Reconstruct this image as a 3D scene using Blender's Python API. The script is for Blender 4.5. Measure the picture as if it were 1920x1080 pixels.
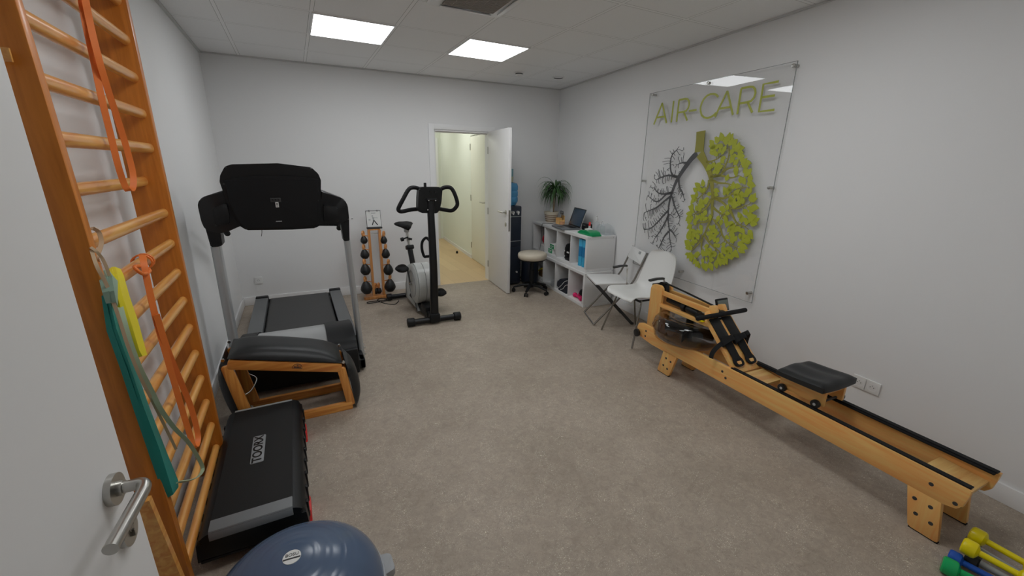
import bpy, bmesh, math, random
from mathutils import Vector, Matrix
for _o in list(bpy.data.objects): bpy.data.objects.remove(_o)
SC = bpy.context.scene
COL = SC.collection
PI = math.pi
# ------------------------------------------------------------------ camera
def make_camera():
    yaw, pitch, roll = (0.479415, 0.288007, 0.015841)
    f = 770.056
    fwd = Vector((math.sin(yaw)*math.cos(pitch), math.cos(yaw)*math.cos(pitch), -math.sin(pitch)))
    right = Vector((math.cos(yaw), -math.sin(yaw), 0))
    up = right.cross(fwd)
    r2 = right*math.cos(roll)+up*math.sin(roll)
    u2 = -right*math.sin(roll)+up*math.cos(roll)
    cd = bpy.data.cameras.new('camera'); cam = bpy.data.objects.new('camera', cd); COL.objects.link(cam)
    m = Matrix((r2, u2, -fwd)).transposed().to_4x4(); m.translation = Vector((0, 0, 1.6011))
    cam.matrix_world = m
    cd.sensor_width = 36; cd.sensor_fit = 'HORIZONTAL'; cd.lens = 36*f/1920; cd.clip_start = 0.03
    SC.camera = cam
make_camera()
# ------------------------------------------------------------------ world, exposure
w = bpy.data.worlds.new('world'); SC.world = w; w.use_nodes = True
w.node_tree.nodes['Background'].inputs[0].default_value = (1, 0.98, 0.95, 1)
w.node_tree.nodes['Background'].inputs[1].default_value = 0.15
SC.view_settings.view_transform = 'Standard'; SC.view_settings.look = 'None'
SC.view_settings.exposure = 0.0; SC.view_settings.gamma = 1
SC.view_settings.use_curve_mapping = False
LAMP = 9.9          # strength of the ceiling panels
HALL = 8.6
H = 2.6362
# ------------------------------------------------------------------ materials
def lin(v):
    v /= 255.0
    return v/12.92 if v <= .04045 else ((v+.055)/1.055)**2.4
def C(r, g, b, k=0.50):
    return tuple(min(.86, lin(v)/k) for v in (r, g, b))
MATS = {}
def mat(name, col, rough=.5, metal=0., spec=.5, var=0., vscale=8, bump=0., bscale=60, emit=None, es=0., coat=0.):
    if name in MATS: return MATS[name]
    m = bpy.data.materials.new(name); m.use_nodes = True; MATS[name] = m
    nt = m.node_tree; b = nt.nodes['Principled BSDF']
    b.inputs['Base Color'].default_value = (*col, 1); b.inputs['Roughness'].default_value = rough
    b.inputs['Metallic'].default_value = metal; b.inputs['Specular IOR Level'].default_value = spec
    if coat: b.inputs['Coat Weight'].default_value = coat; b.inputs['Coat Roughness'].default_value = .15
    if emit: b.inputs['Emission Color'].default_value = (*emit, 1); b.inputs['Emission Strength'].default_value = es
    tc = nt.nodes.new('ShaderNodeTexCoord')
    if var:
        n = nt.nodes.new('ShaderNodeTexNoise'); n.inputs['Scale'].default_value = vscale; n.inputs['Detail'].default_value = 5
        nt.links.new(tc.outputs['Object'], n.inputs['Vector'])
        mx = nt.nodes.new('ShaderNodeMix'); mx.data_type = 'RGBA'
        mx.inputs['A'].default_value = (*[c*(1-var) for c in col], 1); mx.inputs['B'].default_value = (*[min(1, c*(1+var)) for c in col], 1)
        nt.links.new(n.outputs['Fac'], mx.inputs['Factor']); nt.links.new(mx.outputs['Result'], b.inputs['Base Color'])
    if bump:
        n = nt.nodes.new('ShaderNodeTexNoise'); n.inputs['Scale'].default_value = bscale; n.inputs['Detail'].default_value = 4
        nt.links.new(tc.outputs['Object'], n.inputs['Vector'])
        bp = nt.nodes.new('ShaderNodeBump'); bp.inputs['Strength'].default_value = bump; bp.inputs['Distance'].default_value = .002
        nt.links.new(n.outputs['Fac'], bp.inputs['Height']); nt.links.new(bp.outputs['Normal'], b.inputs['Normal'])
    return m
def wood(name, c1, c2, axis=0, rough=.35, scale=1., coat=.3):
    """long streaky grain running along the given object axis"""
    if name in MATS: return MATS[name]
    m = mat(name, c1, rough, coat=coat); nt = m.node_tree; b = nt.nodes['Principled BSDF']
    tc = nt.nodes.new('ShaderNodeTexCoord'); mp = nt.nodes.new('ShaderNodeMapping')
    s = [30*scale]*3; s[axis] = 2.2*scale; mp.inputs['Scale'].default_value = s
    nt.links.new(tc.outputs['Object'], mp.inputs['Vector'])
    n = nt.nodes.new('ShaderNodeTexNoise'); n.inputs['Scale'].default_value = 1.6; n.inputs['Detail'].default_value = 6; n.inputs['Distortion'].default_value = .8
    nt.links.new(mp.outputs['Vector'], n.inputs['Vector'])
    cr = nt.nodes.new('ShaderNodeValToRGB'); cr.color_ramp.elements[0].position = .32; cr.color_ramp.elements[1].position = .68
    cr.color_ramp.elements[0].color = (*c2, 1); cr.color_ramp.elements[1].color = (*c1, 1)
    nt.links.new(n.outputs['Fac'], cr.inputs['Fac']); nt.links.new(cr.outputs['Color'], b.inputs['Base Color'])
    return m
def clearmat(name, tint=(1, 1, 1), ior=1.49, rough=0.0, milk=0.0, milkcol=(.9, .9, .9)):
    m = bpy.data.materials.new(name); m.use_nodes = True; nt = m.node_tree
    for n in list(nt.nodes): nt.nodes.remove(n)
    out = nt.nodes.new('ShaderNodeOutputMaterial'); t = nt.nodes.new('ShaderNodeBsdfTransparent'); t.inputs[0].default_value = (*tint, 1)
    g = nt.nodes.new('ShaderNodeBsdfGlossy'); g.inputs['Roughness'].default_value = rough; g.inputs[0].default_value = (1, 1, 1, 1)
    fr = nt.nodes.new('ShaderNodeFresnel'); fr.inputs[0].default_value = ior
    mx = nt.nodes.new('ShaderNodeMixShader'); ge = nt.nodes.new('ShaderNodeNewGeometry')
    sb = nt.nodes.new('ShaderNodeMath'); sb.operation = 'SUBTRACT'; sb.inputs[0].default_value = 1; nt.links.new(ge.outputs['Backfacing'], sb.inputs[1])
    mu = nt.nodes.new('ShaderNodeMath'); mu.operation = 'MULTIPLY'; nt.links.new(fr.outputs[0], mu.inputs[0]); nt.links.new(sb.outputs[0], mu.inputs[1])
    nt.links.new(mu.outputs[0], mx.inputs[0]); nt.links.new(t.outputs[0], mx.inputs[1]); nt.links.new(g.outputs[0], mx.inputs[2])
    last = mx
    if milk:
        d = nt.nodes.new('ShaderNodeBsdfDiffuse'); d.inputs[0].default_value = (*milkcol, 1)
        m2 = nt.nodes.new('ShaderNodeMixShader'); m2.inputs[0].default_value = milk
        nt.links.new(mx.outputs[0], m2.inputs[1]); nt.links.new(d.outputs[0], m2.inputs[2]); last = m2
    nt.links.new(last.outputs[0], out.inputs[0]); MATS[name] = m
    return m
# ------------------------------------------------------------------ mesh helpers
def V(*a): return Vector(a[0] if len(a) == 1 else a)
def box(bm, c, s, rot=None, bev=0., seg=2):
    """box centred on c with size s; rot a 3x3 matrix or (rx, ry, rz)"""
    if rot is None: R = Matrix.Identity(3)
    elif isinstance(rot, Matrix): R = rot
    else: R = Matrix.Rotation(rot[2], 3, 'Z') @ Matrix.Rotation(rot[1], 3, 'Y') @ Matrix.Rotation(rot[0], 3, 'X')
    vs = []
    for x in (-.5, .5):
        for y in (-.5, .5):
            for z in (-.5, .5):
                vs.append(bm.verts.new(V(c) + R @ V(x*s[0], y*s[1], z*s[2])))
    fs = [bm.faces.new([vs[i] for i in f]) for f in ((0,1,3,2),(4,6,7,5),(0,4,5,1),(2,3,7,6),(0,2,6,4),(1,5,7,3))]
    if bev: bmesh.ops.bevel(bm, geom=list({e for f in fs for e in f.edges}), offset=bev, segments=seg, affect='EDGES', profile=.5)
    return vs
def bx(bm, x0, x1, y0, y1, z0, z1, bev=0., seg=2):
    return box(bm, ((x0+x1)/2, (y0+y1)/2, (z0+z1)/2), (abs(x1-x0), abs(y1-y0), abs(z1-z0)), None, bev, seg)
def frame_of(d):
    d = V(d).normalized(); a = V(0, 0, 1) if abs(d.z) < .95 else V(1, 0, 0)
    u = d.cross(a).normalized(); return u, d.cross(u).normalized(), d
def cyl(bm, p0, p1, r0, r1=None, n=20, cap=True, bev=0):
    r1 = r0 if r1 is None else r1; p0 = V(p0); p1 = V(p1); u, v, d = frame_of(p1-p0)
    A = [bm.verts.new(p0+(u*math.cos(2*PI*i/n)+v*math.sin(2*PI*i/n))*r0) for i in range(n)]
    B = [bm.verts.new(p1+(u*math.cos(2*PI*i/n)+v*math.sin(2*PI*i/n))*r1) for i in range(n)]
    for i in range(n): bm.faces.new((A[i], A[(i+1) % n], B[(i+1) % n], B[i]))
    if cap:
        fs = [bm.faces.new(A[::-1]), bm.faces.new(B)]
        if bev: bmesh.ops.bevel(bm, geom=list({e for f in fs for e in f.edges}), offset=bev, segments=2, affect='EDGES', profile=.5)
def smooth_path(pts, k=6, closed=False):
    P = [V(p) for p in pts]; n = len(P); out = []
    g = (lambda i: P[i % n]) if closed else (lambda i: P[min(max(i, 0), n-1)])
    for i in range(n if closed else n-1):
        a, b, c, d = g(i-1), g(i), g(i+1), g(i+2)
        for j in range(k):
            t = j/k
            out.append(.5*((2*b)+(c-a)*t+(2*a-5*b+4*c-d)*t*t+(3*b-a-3*c+d)*t**3))
    if not closed: out.append(P[-1])
    return out
def sweep(bm, pts, prof, ref=None, closed=False, scale=None, cap=True):
    """sweep a closed 2D profile [(a,b)] along pts; a is along the side vector, b along the normal. ref: vector kept as side direction"""
    n = len(pts); rings = []; last = None
    for i in range(n):
        a = pts[(i-1) % n] if (closed or i) else pts[0]; b = pts[(i+1) % n] if (closed or i < n-1) else pts[-1]
        t = (V(b)-V(a)); t = t.normalized() if t.length > 1e-9 else V(0, 0, 1)
        if ref is not None:
            rr = V(ref[i]) if isinstance(ref, list) else V(ref)
            s = rr - t*rr.dot(t)
            s = s.normalized() if s.length > 1e-4 else (last or frame_of(t)[0])
        elif last is None: s = frame_of(t)[0]
        else:
            s = last - t*last.dot(t); s = s.normalized() if s.length > 1e-6 else frame_of(t)[0]
        last = s; nn = t.cross(s); k = scale[i] if scale else 1
        rings.append([bm.verts.new(V(pts[i])+s*(x*k)+nn*(y*k)) for x, y in prof])
    m = len(prof)
    for i in range(n if closed else n-1):
        A, B = rings[i], rings[(i+1) % n]
        for j in range(m): bm.faces.new((A[j], A[(j+1) % m], B[(j+1) % m], B[j]))
    if cap and not closed: bm.faces.new(rings[0][::-1]); bm.faces.new(rings[-1])
def circ(r, n=10, r2=None): return [(r*math.cos(2*PI*i/n), (r2 or r)*math.sin(2*PI*i/n)) for i in range(n)]
def rect(w_, t_): return [(-w_/2, -t_/2), (w_/2, -t_/2), (w_/2, t_/2), (-w_/2, t_/2)]
def tube(bm, pts, r, k=6, n=12, closed=False, smooth=True, r2=None, ref=None):
    P = smooth_path(pts, k, closed) if smooth else [V(p) for p in pts]
    sweep(bm, P, circ(r, n, r2), ref, closed)
def strap(bm, pts, w_, t_, ref=(0, 1, 0), k=6, closed=False):
    sweep(bm, smooth_path(pts, k, closed), rect(w_, t_), ref, closed)
def lathe(bm, prof, o=(0, 0, 0), axis=(0, 0, 1), n=36, sx=1., sy=1.):
    u, v, d = frame_of(axis); 
    if V(axis).normalized().z > .95: u, v = V(1, 0, 0), V(0, 1, 0)
    rings = []
    for r, h in prof:
        if r < 1e-6: rings.append([bm.verts.new(V(o)+d*h)])
        else: rings.append([bm.verts.new(V(o)+d*h+u*(r*sx*math.cos(2*PI*i/n))+v*(r*sy*math.sin(2*PI*i/n))) for i in range(n)])
    for A, B in zip(rings, rings[1:]):
        if len(A) == 1 and len(B) == 1: continue
        for i in range(n):
            j = (i+1) % n
            if len(A) == 1: bm.faces.new((A[0], B[j], B[i]))
            elif len(B) == 1: bm.faces.new((A[i], A[j], B[0]))
            else: bm.faces.new((A[i], A[j], B[j], B[i]))
def prism(bm, poly, o, u, v, n, t, bev=0, seg=2):
    """extrude polygon [(a,b)] lying in plane o + a*u + b*v by t along n"""
    o, u, v, n = V(o), V(u), V(v), V(n)
    A = [bm.verts.new(o+u*a+v*b) for a, b in poly]; B = [bm.verts.new(o+u*a+v*b+n*t) for a, b in poly]
    m = len(poly); fs = [bm.faces.new(A[::-1]), bm.faces.new(B)]
    for i in range(m): bm.faces.new((A[i], A[(i+1) % m], B[(i+1) % m], B[i]))
    if bev: bmesh.ops.bevel(bm, geom=list({e for f in fs for e in f.edges}), offset=bev, segments=seg, affect='EDGES', profile=.5)
def rpoly(pts, r, k=5):
    """round the corners of a 2D polygon"""
    out = []; n = len(pts)
    for i in range(n):
        a, b, c = Vector(pts[i-1]), Vector(pts[i]), Vector(pts[(i+1) % n])
        rr = r[i] if isinstance(r, (list, tuple)) else r
        if rr <= 0: out.append(tuple(b)); continue
        d1 = (a-b); d2 = (c-b); q = min(rr, d1.length*.49, d2.length*.49)
        p = b+d1.normalized()*q; s = b+d2.normalized()*q
        for j in range(k+1):
            t = j/k; out.append(tuple(p*(1-t)**2+b*2*t*(1-t)+s*t*t))
    return out
XZ = ((1, 0, 0), (0, 0, 1)); YZ = ((0, 1, 0), (0, 0, 1)); XY = ((1, 0, 0), (0, 1, 0))
def B(): return bmesh.new()
def obj(name, bm, m, parent=None, off=None, sharp=35):
    """link the bmesh as one mesh object; off = world position of the parent when the mesh was drawn in world coordinates"""
    bmesh.ops.recalc_face_normals(bm, faces=bm.faces)
    if off is not None: bmesh.ops.translate(bm, verts=bm.verts, vec=-V(off))
    a = math.radians(sharp)
    for f in bm.faces: f.smooth = True
    for e in bm.edges:
        if len(e.link_faces) == 2 and e.calc_face_angle(0) > a: e.smooth = False
    me = bpy.data.meshes.new(name); bm.to_mesh(me); bm.free()
    if isinstance(m, str): m = MATS[m]
    me.materials.append(m)
    o = bpy.data.objects.new(name, me); COL.objects.link(o)
    if parent: o.parent = parent
    return o
def tag(o, label, cat, group=None, kind=None):
    if label: o['label'] = label
    if cat: o['category'] = cat
    if group: o['group'] = group
    if kind: o['kind'] = kind
    return o
def thing(name, label, cat, loc=(0, 0, 0), rz=0., group=None):
    o = bpy.data.objects.new(name, None); COL.objects.link(o); o.location = loc; o.rotation_euler = (0, 0, rz)
    o.empty_display_size = .1
    return tag(o, label, cat, group)
def solo(name, bm, m, label, cat, loc=(0, 0, 0), rz=0., group=None, off=None, rot=None):
    o = obj(name, bm, m, None, off if off is not None else None)
    o.location = loc if off is None else off; o.rotation_euler = rot or (0, 0, rz)
    return tag(o, label, cat, group)
def struct(name, bm, m, label=None, parent=None):
    o = obj(name, bm, m, parent)
    if not parent:
        o['kind'] = 'structure'
        if label: o['label'] = label
    return o
def copy_tree(o, parent=None):
    c = o.copy(); COL.objects.link(c)
    if parent: c.parent = parent
    for ch in [x for x in bpy.data.objects if x.parent == o]: copy_tree(ch, c)
    return c
def text_poly(s, size, m, name, parent, loc, rot, depth=.0006, bold=0., sx=1.0, shear=0.):
    cu = bpy.data.curves.new(name+'_c', 'FONT'); cu.body = s; cu.size = size; cu.extrude = depth; cu.align_x = 'CENTER'; cu.align_y = 'CENTER'; cu.offset = bold; cu.shear = shear
    to = bpy.data.objects.new('tmp', cu); COL.objects.link(to); bpy.context.view_layer.update()
    me = bpy.data.meshes.new_from_object(to.evaluated_get(bpy.context.evaluated_depsgraph_get())); bpy.data.objects.remove(to)
    me.materials.clear(); me.materials.append(MATS[m] if isinstance(m, str) else m)
    o = bpy.data.objects.new(name, me); COL.objects.link(o); o.parent = parent; o.location = loc; o.rotation_euler = rot; o.scale = (sx, 1, 1)
    return o
# ------------------------------------------------------------------ palette
mat('wall_paint', (.84, .84, .84), .75, spec=.25, bump=.12, bscale=220)
mat('trim_white', (.86, .86, .86), .4, spec=.4)
mat('door_white', (.83, .82, .81), .45, spec=.4)
mat('white_melamine', (.78, .78, .775), .4)
mat('white_plastic', (.80, .80, .79), .35)
mat('hall_paint', (.84, .87, .80), .7, spec=.25)
mat('hall_door_paint', (.85, .85, .76), .5)
mat('black_plastic', (.0055, .006, .007), .45, spec=.35, bump=.2, bscale=400)
mat('black_satin', (.006, .006, .007), .3, spec=.4)
mat('black_rubber', (.007, .007, .008), .7, spec=.3)
mat('black_leather', (.016, .017, .018), .4, spec=.4, bump=.25, bscale=260)
mat('black_mat', (.017, .017, .017), .75, spec=.3, bump=.5, bscale=500)
mat('dark_grey', (.04, .041, .043), .5)
mat('belt_black', (.045, .045, .045), .55, bump=.3, bscale=500)
mat('side_grey', (.13, .135, .14), .5, bump=.2, bscale=500)
mat('grey_metal', (.50, .52, .53), .35, metal=.5)
mat('silver_plastic', (.42, .43, .43), .35)
mat('strip_grey', (.19, .20, .21), .5)
mat('chrome', (.72, .72, .71), .12, metal=1)
mat('brushed_steel', (.50, .49, .46), .28, metal=1)
mat('dark_chrome', (.32, .31, .29), .2, metal=1)
mat('red_plastic', (.80, .03, .03), .35)
mat('bosu_blue', (.085, .125, .205), .22, var=.12, vscale=3)
mat('grey_plate', (.36, .37, .38), .5)
mat('orange_band', (.90, .22, .035), .5, var=.12, vscale=14)
mat('beige_band', (.60, .43, .27), .55)
mat('palegreen_band', (.43, .52, .35), .55)
mat('sage_cloth', (.30, .43, .33), .6)
mat('yellow_band', (.86, .72, .02), .5)
mat('teal_cloth', (.01, .24, .20), .55, var=.1, vscale=5)
mat('cream_vinyl', (.66, .59, .47), .4)
mat('green_pack', (.0, .30, .10), .3)
mat('leaf_green', (.05, .13, .035), .45, var=.4, vscale=20)
mat('pot_cream', (.70, .64, .52), .5)
mat('pot_brown', (.22, .13, .08), .5)
mat('bark', (.28, .20, .12), .8)
mat('soil', (.05, .035, .025), .9)
mat('paper_white', (.80, .80, .78), .6)
mat('screen_blue', (.055, .085, .125), .18)
mat('cup_copper', (.72, .38, .2), .5)  # plain copper colour of the small cup
mat('blue_foam', (.05, .42, .68), .35)
mat('cooler_dark', (.018, .026, .045), .35)
mat('water_blue', (.08, .33, .60), .15, var=.15, vscale=12)
mat('pink', (.80, .02, .16), .5)
mat('red_ball', (.55, .03, .05), .5)
mat('brown_leather', (.25, .13, .04), .5)
mat('shell_white', (.82, .82, .80), .35)
mat('sign_green', (.42, .45, .06), .45)
mat('sign_leaf', (.42, .46, .035), .45, var=.12, vscale=9)
mat('sign_olive', (.31, .29, .05), .45)
mat('sign_grey', (.085, .085, .09), .45)
mat('yellow_vinyl', (.85, .70, .0), .28)
mat('green_vinyl', (.0, .40, .11), .22)
mat('blue_vinyl', (.01, .09, .48), .25)
mat('grey_iron', (.16, .15, .13), .5, metal=.4)
mat('wheel_black', (.008, .008, .009), .35)
wood('stile_wood', C(158, 95, 30), C(138, 78, 18), 2, rough=.42, coat=.15)
wood('rung_wood', C(186, 132, 70), C(158, 100, 42), 1, rough=.32, coat=.4)
wood('rower_wood', C(196, 142, 84), C(176, 120, 64), 0, rough=.38, scale=.8)
wood('rower_wood_up', C(196, 142, 84), C(176, 120, 64), 2, rough=.38, scale=.8)
wood('ply_wood', C(190, 150, 95), C(155, 110, 60), 1, rough=.45, scale=.6)
wood('bench_wood', C(188, 124, 60), C(152, 90, 36), 0, rough=.4)
wood('bench_wood_up', C(188, 124, 60), C(152, 90, 36), 2, rough=.4)
wood('rack_wood', C(178, 122, 70), C(150, 98, 52), 2, rough=.4)
clearmat('acrylic', (.985, .985, .985), 1.49, milk=.035, milkcol=(.8, .8, .8))
clearmat('acrylic_edge', (.70, .72, .72), 1.49, milk=.35, milkcol=(.45, .47, .47))
clearmat('smoked', (.68, .66, .65), 1.5)
clearmat('clear_plastic', (.90, .92, .93), 1.45, milk=.25, milkcol=(.85, .87, .88))
# ------------------------------------------------------------------ floor / ceiling materials
def floor_mat():
    m = mat('linoleum', C(131, 121, 109), .55, spec=.35); nt = m.node_tree; b = nt.nodes['Principled BSDF']; L = nt.links.new
    tc = nt.nodes.new('ShaderNodeTexCoord')
    def noise(s, d=4, dist=0., ty=None, rough=.5):
        n = nt.nodes.new('ShaderNodeTexNoise'); n.inputs['Scale'].default_value = s; n.inputs['Detail'].default_value = d; n.inputs['Distortion'].default_value = dist; n.inputs['Roughness'].default_value = rough
        L(tc.outputs['Object'], n.inputs['Vector']); return n
    def ramp(src, p0, c0, p1, c1):
        r = nt.nodes.new('ShaderNodeValToRGB'); e = r.color_ramp.elements; e[0].position = p0; e[0].color = (*c0, 1); e[1].position = p1; e[1].color = (*c1, 1); L(src, r.inputs['Fac']); return r
    big = ramp(noise(2.2, 3).outputs['Fac'], .35, C(119, 109, 98), .65, C(127, 117, 106))
    mid = ramp(noise(26, 6, 1.2, rough=.65).outputs['Fac'], .35, (.86, .86, .86), .68, (1.1, 1.1, 1.1))
    mx = nt.nodes.new('ShaderNodeMix'); mx.data_type = 'RGBA'; mx.blend_type = 'MULTIPLY'; mx.inputs['Factor'].default_value = 1
    L(big.outputs['Color'], mx.inputs['A']); L(mid.outputs['Color'], mx.inputs['B'])
    # pale flecks
    fl = noise(70, 2, 4.0, rough=.55); fm = ramp(fl.outputs['Fac'], .615, (0, 0, 0), .665, (1, 1, 1))
    gate = ramp(noise(9, 3).outputs['Fac'], .42, (.15, .15, .15), .62, (.9, .9, .9))
    mm = nt.nodes.new('ShaderNodeMath'); mm.operation = 'MULTIPLY'; L(fm.outputs['Color'], mm.inputs[0]); L(gate.outputs['Color'], mm.inputs[1])
    m2 = nt.nodes.new('ShaderNodeMix'); m2.data_type = 'RGBA'; L(mm.outputs[0], m2.inputs['Factor']); L(mx.outputs['Result'], m2.inputs['A']); m2.inputs['B'].default_value = (*C(182, 171, 156), 1)
    dk = ramp(noise(90, 2, 3).outputs['Fac'], .33, (1, 1, 1), .38, (0, 0, 0))
    mk = nt.nodes.new('ShaderNodeMath'); mk.operation = 'MULTIPLY'; mk.inputs[1].default_value = .5; L(dk.outputs['Color'], mk.inputs[0])
    m3 = nt.nodes.new('ShaderNodeMix'); m3.data_type = 'RGBA'; L(mk.outputs[0], m3.inputs['Factor']); L(m2.outputs['Result'], m3.inputs['A']); m3.inputs['B'].default_value = (*C(85, 75, 66), 1)
    L(m3.outputs['Result'], b.inputs['Base Color'])
    r = ramp(noise(12).outputs['Fac'], .3, (.48,)*3, .7, (.62,)*3); L(r.outputs['Color'], b.inputs['Roughness'])
    return m
def ceil_mat():
    m = mat('ceiling_tile', (.74, .74, .73), .85, spec=.1); nt = m.node_tree; b = nt.nodes['Principled BSDF']; L = nt.links.new
    tc = nt.nodes.new('ShaderNodeTexCoord'); sp = nt.nodes.new('ShaderNodeSeparateXYZ'); L(tc.outputs['Object'], sp.inputs[0])
    def M(op, a, bb=None):
        n = nt.nodes.new('ShaderNodeMath'); n.operation = op
        for i, q in enumerate((a, bb)):
            if q is None: continue
            if isinstance(q, (int, float)): n.inputs[i].default_value = q
            else: L(q, n.inputs[i])
        return n.outputs[0]
    def dist(s, o):   # distance to nearest grid line
        f = M('FRACT', M('MULTIPLY', M('ADD', s, -o+60+.3), 1/.6)); return M('MULTIPLY', M('ABSOLUTE', M('SUBTRACT', f, .5)), .6)
    d = M('MINIMUM', dist(sp.outputs['X'], -0.3476), dist(sp.outputs['Y'], 4.2480))
    bar = M('LESS_THAN', d, .012); gap = M('MULTIPLY', M('LESS_THAN', d, .0145), M('SUBTRACT', 1, bar))
    n = nt.nodes.new('ShaderNodeTexNoise'); n.inputs['Scale'].default_value = 180; n.inputs['Detail'].default_value = 3; L(tc.outputs['Object'], n.inputs['Vector'])
    r = nt.nodes.new('ShaderNodeValToRGB'); r.color_ramp.elements[0].color = (.86, .86, .86, 1); r.color_ramp.elements[1].color = (.92, .92, .92, 1); L(n.outputs['Fac'], r.inputs['Fac'])
    m1 = nt.nodes.new('ShaderNodeMix'); m1.data_type = 'RGBA'; L(bar, m1.inputs['Factor']); L(r.outputs['Color'], m1.inputs['A']); m1.inputs['B'].default_value = (.92, .92, .92, 1)
    m2 = nt.nodes.new('ShaderNodeMix'); m2.data_type = 'RGBA'; L(gap, m2.inputs['Factor']); L(m1.outputs['Result'], m2.inputs['A']); m2.inputs['B'].default_value = (.34, .34, .33, 1)
    L(m2.outputs['Result'], b.inputs['Base Color'])
    bp = nt.nodes.new('ShaderNodeBump'); bp.inputs['Strength'].default_value = .5; bp.inputs['Distance'].default_value = .003; L(M('GREATER_THAN', d, .013), bp.inputs['Height']); bp.invert = True; L(bp.outputs['Normal'], b.inputs['Normal'])
    return m
def hall_floor_mat():
    m = mat('hall_vinyl', C(176, 152, 116, .5), .4); nt = m.node_tree; b = nt.nodes['Principled BSDF']; L = nt.links.new
    tc = nt.nodes.new('ShaderNodeTexCoord'); mp = nt.nodes.new('ShaderNodeMapping'); mp.inputs['Rotation'].default_value = (0, 0, PI/2); L(tc.outputs['Object'], mp.inputs['Vector'])
    br = nt.nodes.new('ShaderNodeTexBrick'); br.inputs['Scale'].default_value = 1; br.inputs['Brick Width'].default_value = 1.1; br.inputs['Row Height'].default_value = .17; br.inputs['Mortar Size'].default_value = .0015
    br.inputs['Color1'].default_value = (*C(170, 148, 114, .56), 1); br.inputs['Color2'].default_value = (*C(158, 134, 100, .56), 1); br.inputs['Mortar'].default_value = (*C(135, 112, 80, .56), 1)
    L(mp.outputs['Vector'], br.inputs['Vector']); L(br.outputs['Color'], b.inputs['Base Color'])
    return m
FM, CM, HF = floor_mat(), ceil_mat(), hall_floor_mat()
LX, BY0, BS, RX0, RS = -0.6836, 5.4017, -0.03851, 2.9849, 0.08751
def yb(x): return BY0+BS*x       # back wall
def xr(y): return RX0+RS*y       # right wall
yc = (BY0+BS*RX0)/(1-RS*BS); CORN = (xr(yc), yc)
T = .12; FRY = -.02              # wall thickness, inner face of the front wall
un = Vector((1, BS, 0)).normalized(); bnrm = Vector((-BS, 1, 0)).normalized()   # back wall: along, outward
ur = Vector((-RS, -1, 0)).normalized(); rn = Vector((1, -RS, 0)).normalized()   # right wall: towards camera, into the wall
# ------------------------------------------------------------------ shell
bm = B(); prism(bm, [(LX-T, -1.4), (xr(-1.4)+T, -1.4), (CORN[0]+T, CORN[1]+.02), (CORN[0], CORN[1]), (LX, yb(LX)), (LX-T, yb(LX))], (0, 0, -.08), *XY, (0, 0, 1), .08); struct('floor', bm, FM, 'grey brown speckled linoleum floor of the exercise room')
bm = B(); prism(bm, [(LX-T, -1.4), (xr(-1.4)+T, -1.4), (CORN[0]+T, CORN[1]+.02), (CORN[0], CORN[1]), (LX, yb(LX)), (LX-T, yb(LX))], (0, 0, H), *XY, (0, 0, 1), .08); struct('ceiling', bm, CM, 'suspended ceiling of square white tiles')
bm = B(); bx(bm, LX-T, LX, -1.4, yb(LX)+.1, 0, H); struct('wall_left', bm, 'wall_paint', 'plain white wall behind the wall bars')
bm = B(); prism(bm, [(xr(-1.4), -1.4), (xr(-1.4)+T, -1.4), (CORN[0]+T, CORN[1]+.1), (CORN[0], CORN[1])], (0, 0, 0), *XY, (0, 0, 1), H); struct('wall_right', bm, 'wall_paint', 'plain white wall behind the clear sign')
# back wall with door opening DX0..DX1
DX0, DX1, DH = 1.630, 2.392, 2.035
def backbox(bm, x0, x1, z0, z1, y0=0., y1=T, bev=0):
    P = [(x0, yb(x0)+y0), (x1, yb(x1)+y0), (x1, yb(x1)+y1), (x0, yb(x0)+y1)]
    prism(bm, P, (0, 0, z0), *XY, (0, 0, 1), z1-z0, bev)
bm = B(); backbox(bm, LX, DX0, 0, H); backbox(bm, DX1, CORN[0]+T, 0, H); backbox(bm, DX0, DX1, DH, H); struct('wall_back', bm, 'wall_paint', 'plain white wall at the far end with a doorway')
bm = B(); bx(bm, LX, -.42, FRY-T, FRY, 0, H); bx(bm, .48, xr(FRY), FRY-T, FRY, 0, H); bx(bm, -.42, .48, FRY-T, FRY, 2.06, H); struct('wall_front', bm, 'wall_paint', 'white wall with the entrance the view is taken from')
bm = B(); bx(bm, LX, xr(-1.3), -1.4, -1.3, 0, H); struct('wall_corridor', bm, 'wall_paint', 'white corridor wall behind the viewpoint')
# casing of the back doorway
bm = B()
backbox(bm, DX0-.065, DX0+.003, 0, DH+.06, -.014, 0, .003); backbox(bm, DX1-.003, DX1+.065, 0, DH+.06, -.014, 0, .003); backbox(bm, DX0+.003, DX1-.003, DH-.003, DH+.06, -.014, 0, .003)
backbox(bm, DX0, DX0+.02, 0, DH, 0, T); backbox(bm, DX1-.02, DX1, 0, DH, 0, T); backbox(bm, DX0, DX1, DH-.02, DH, 0, T)
backbox(bm, DX0+.02, DX0+.032, 0, DH-.02, .05, .09); backbox(bm, DX0, DX1, DH-.032, DH-.02, .05, .09)
struct('trim_1', bm, 'trim_white', 'white casing round the open doorway at the far end')
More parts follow.
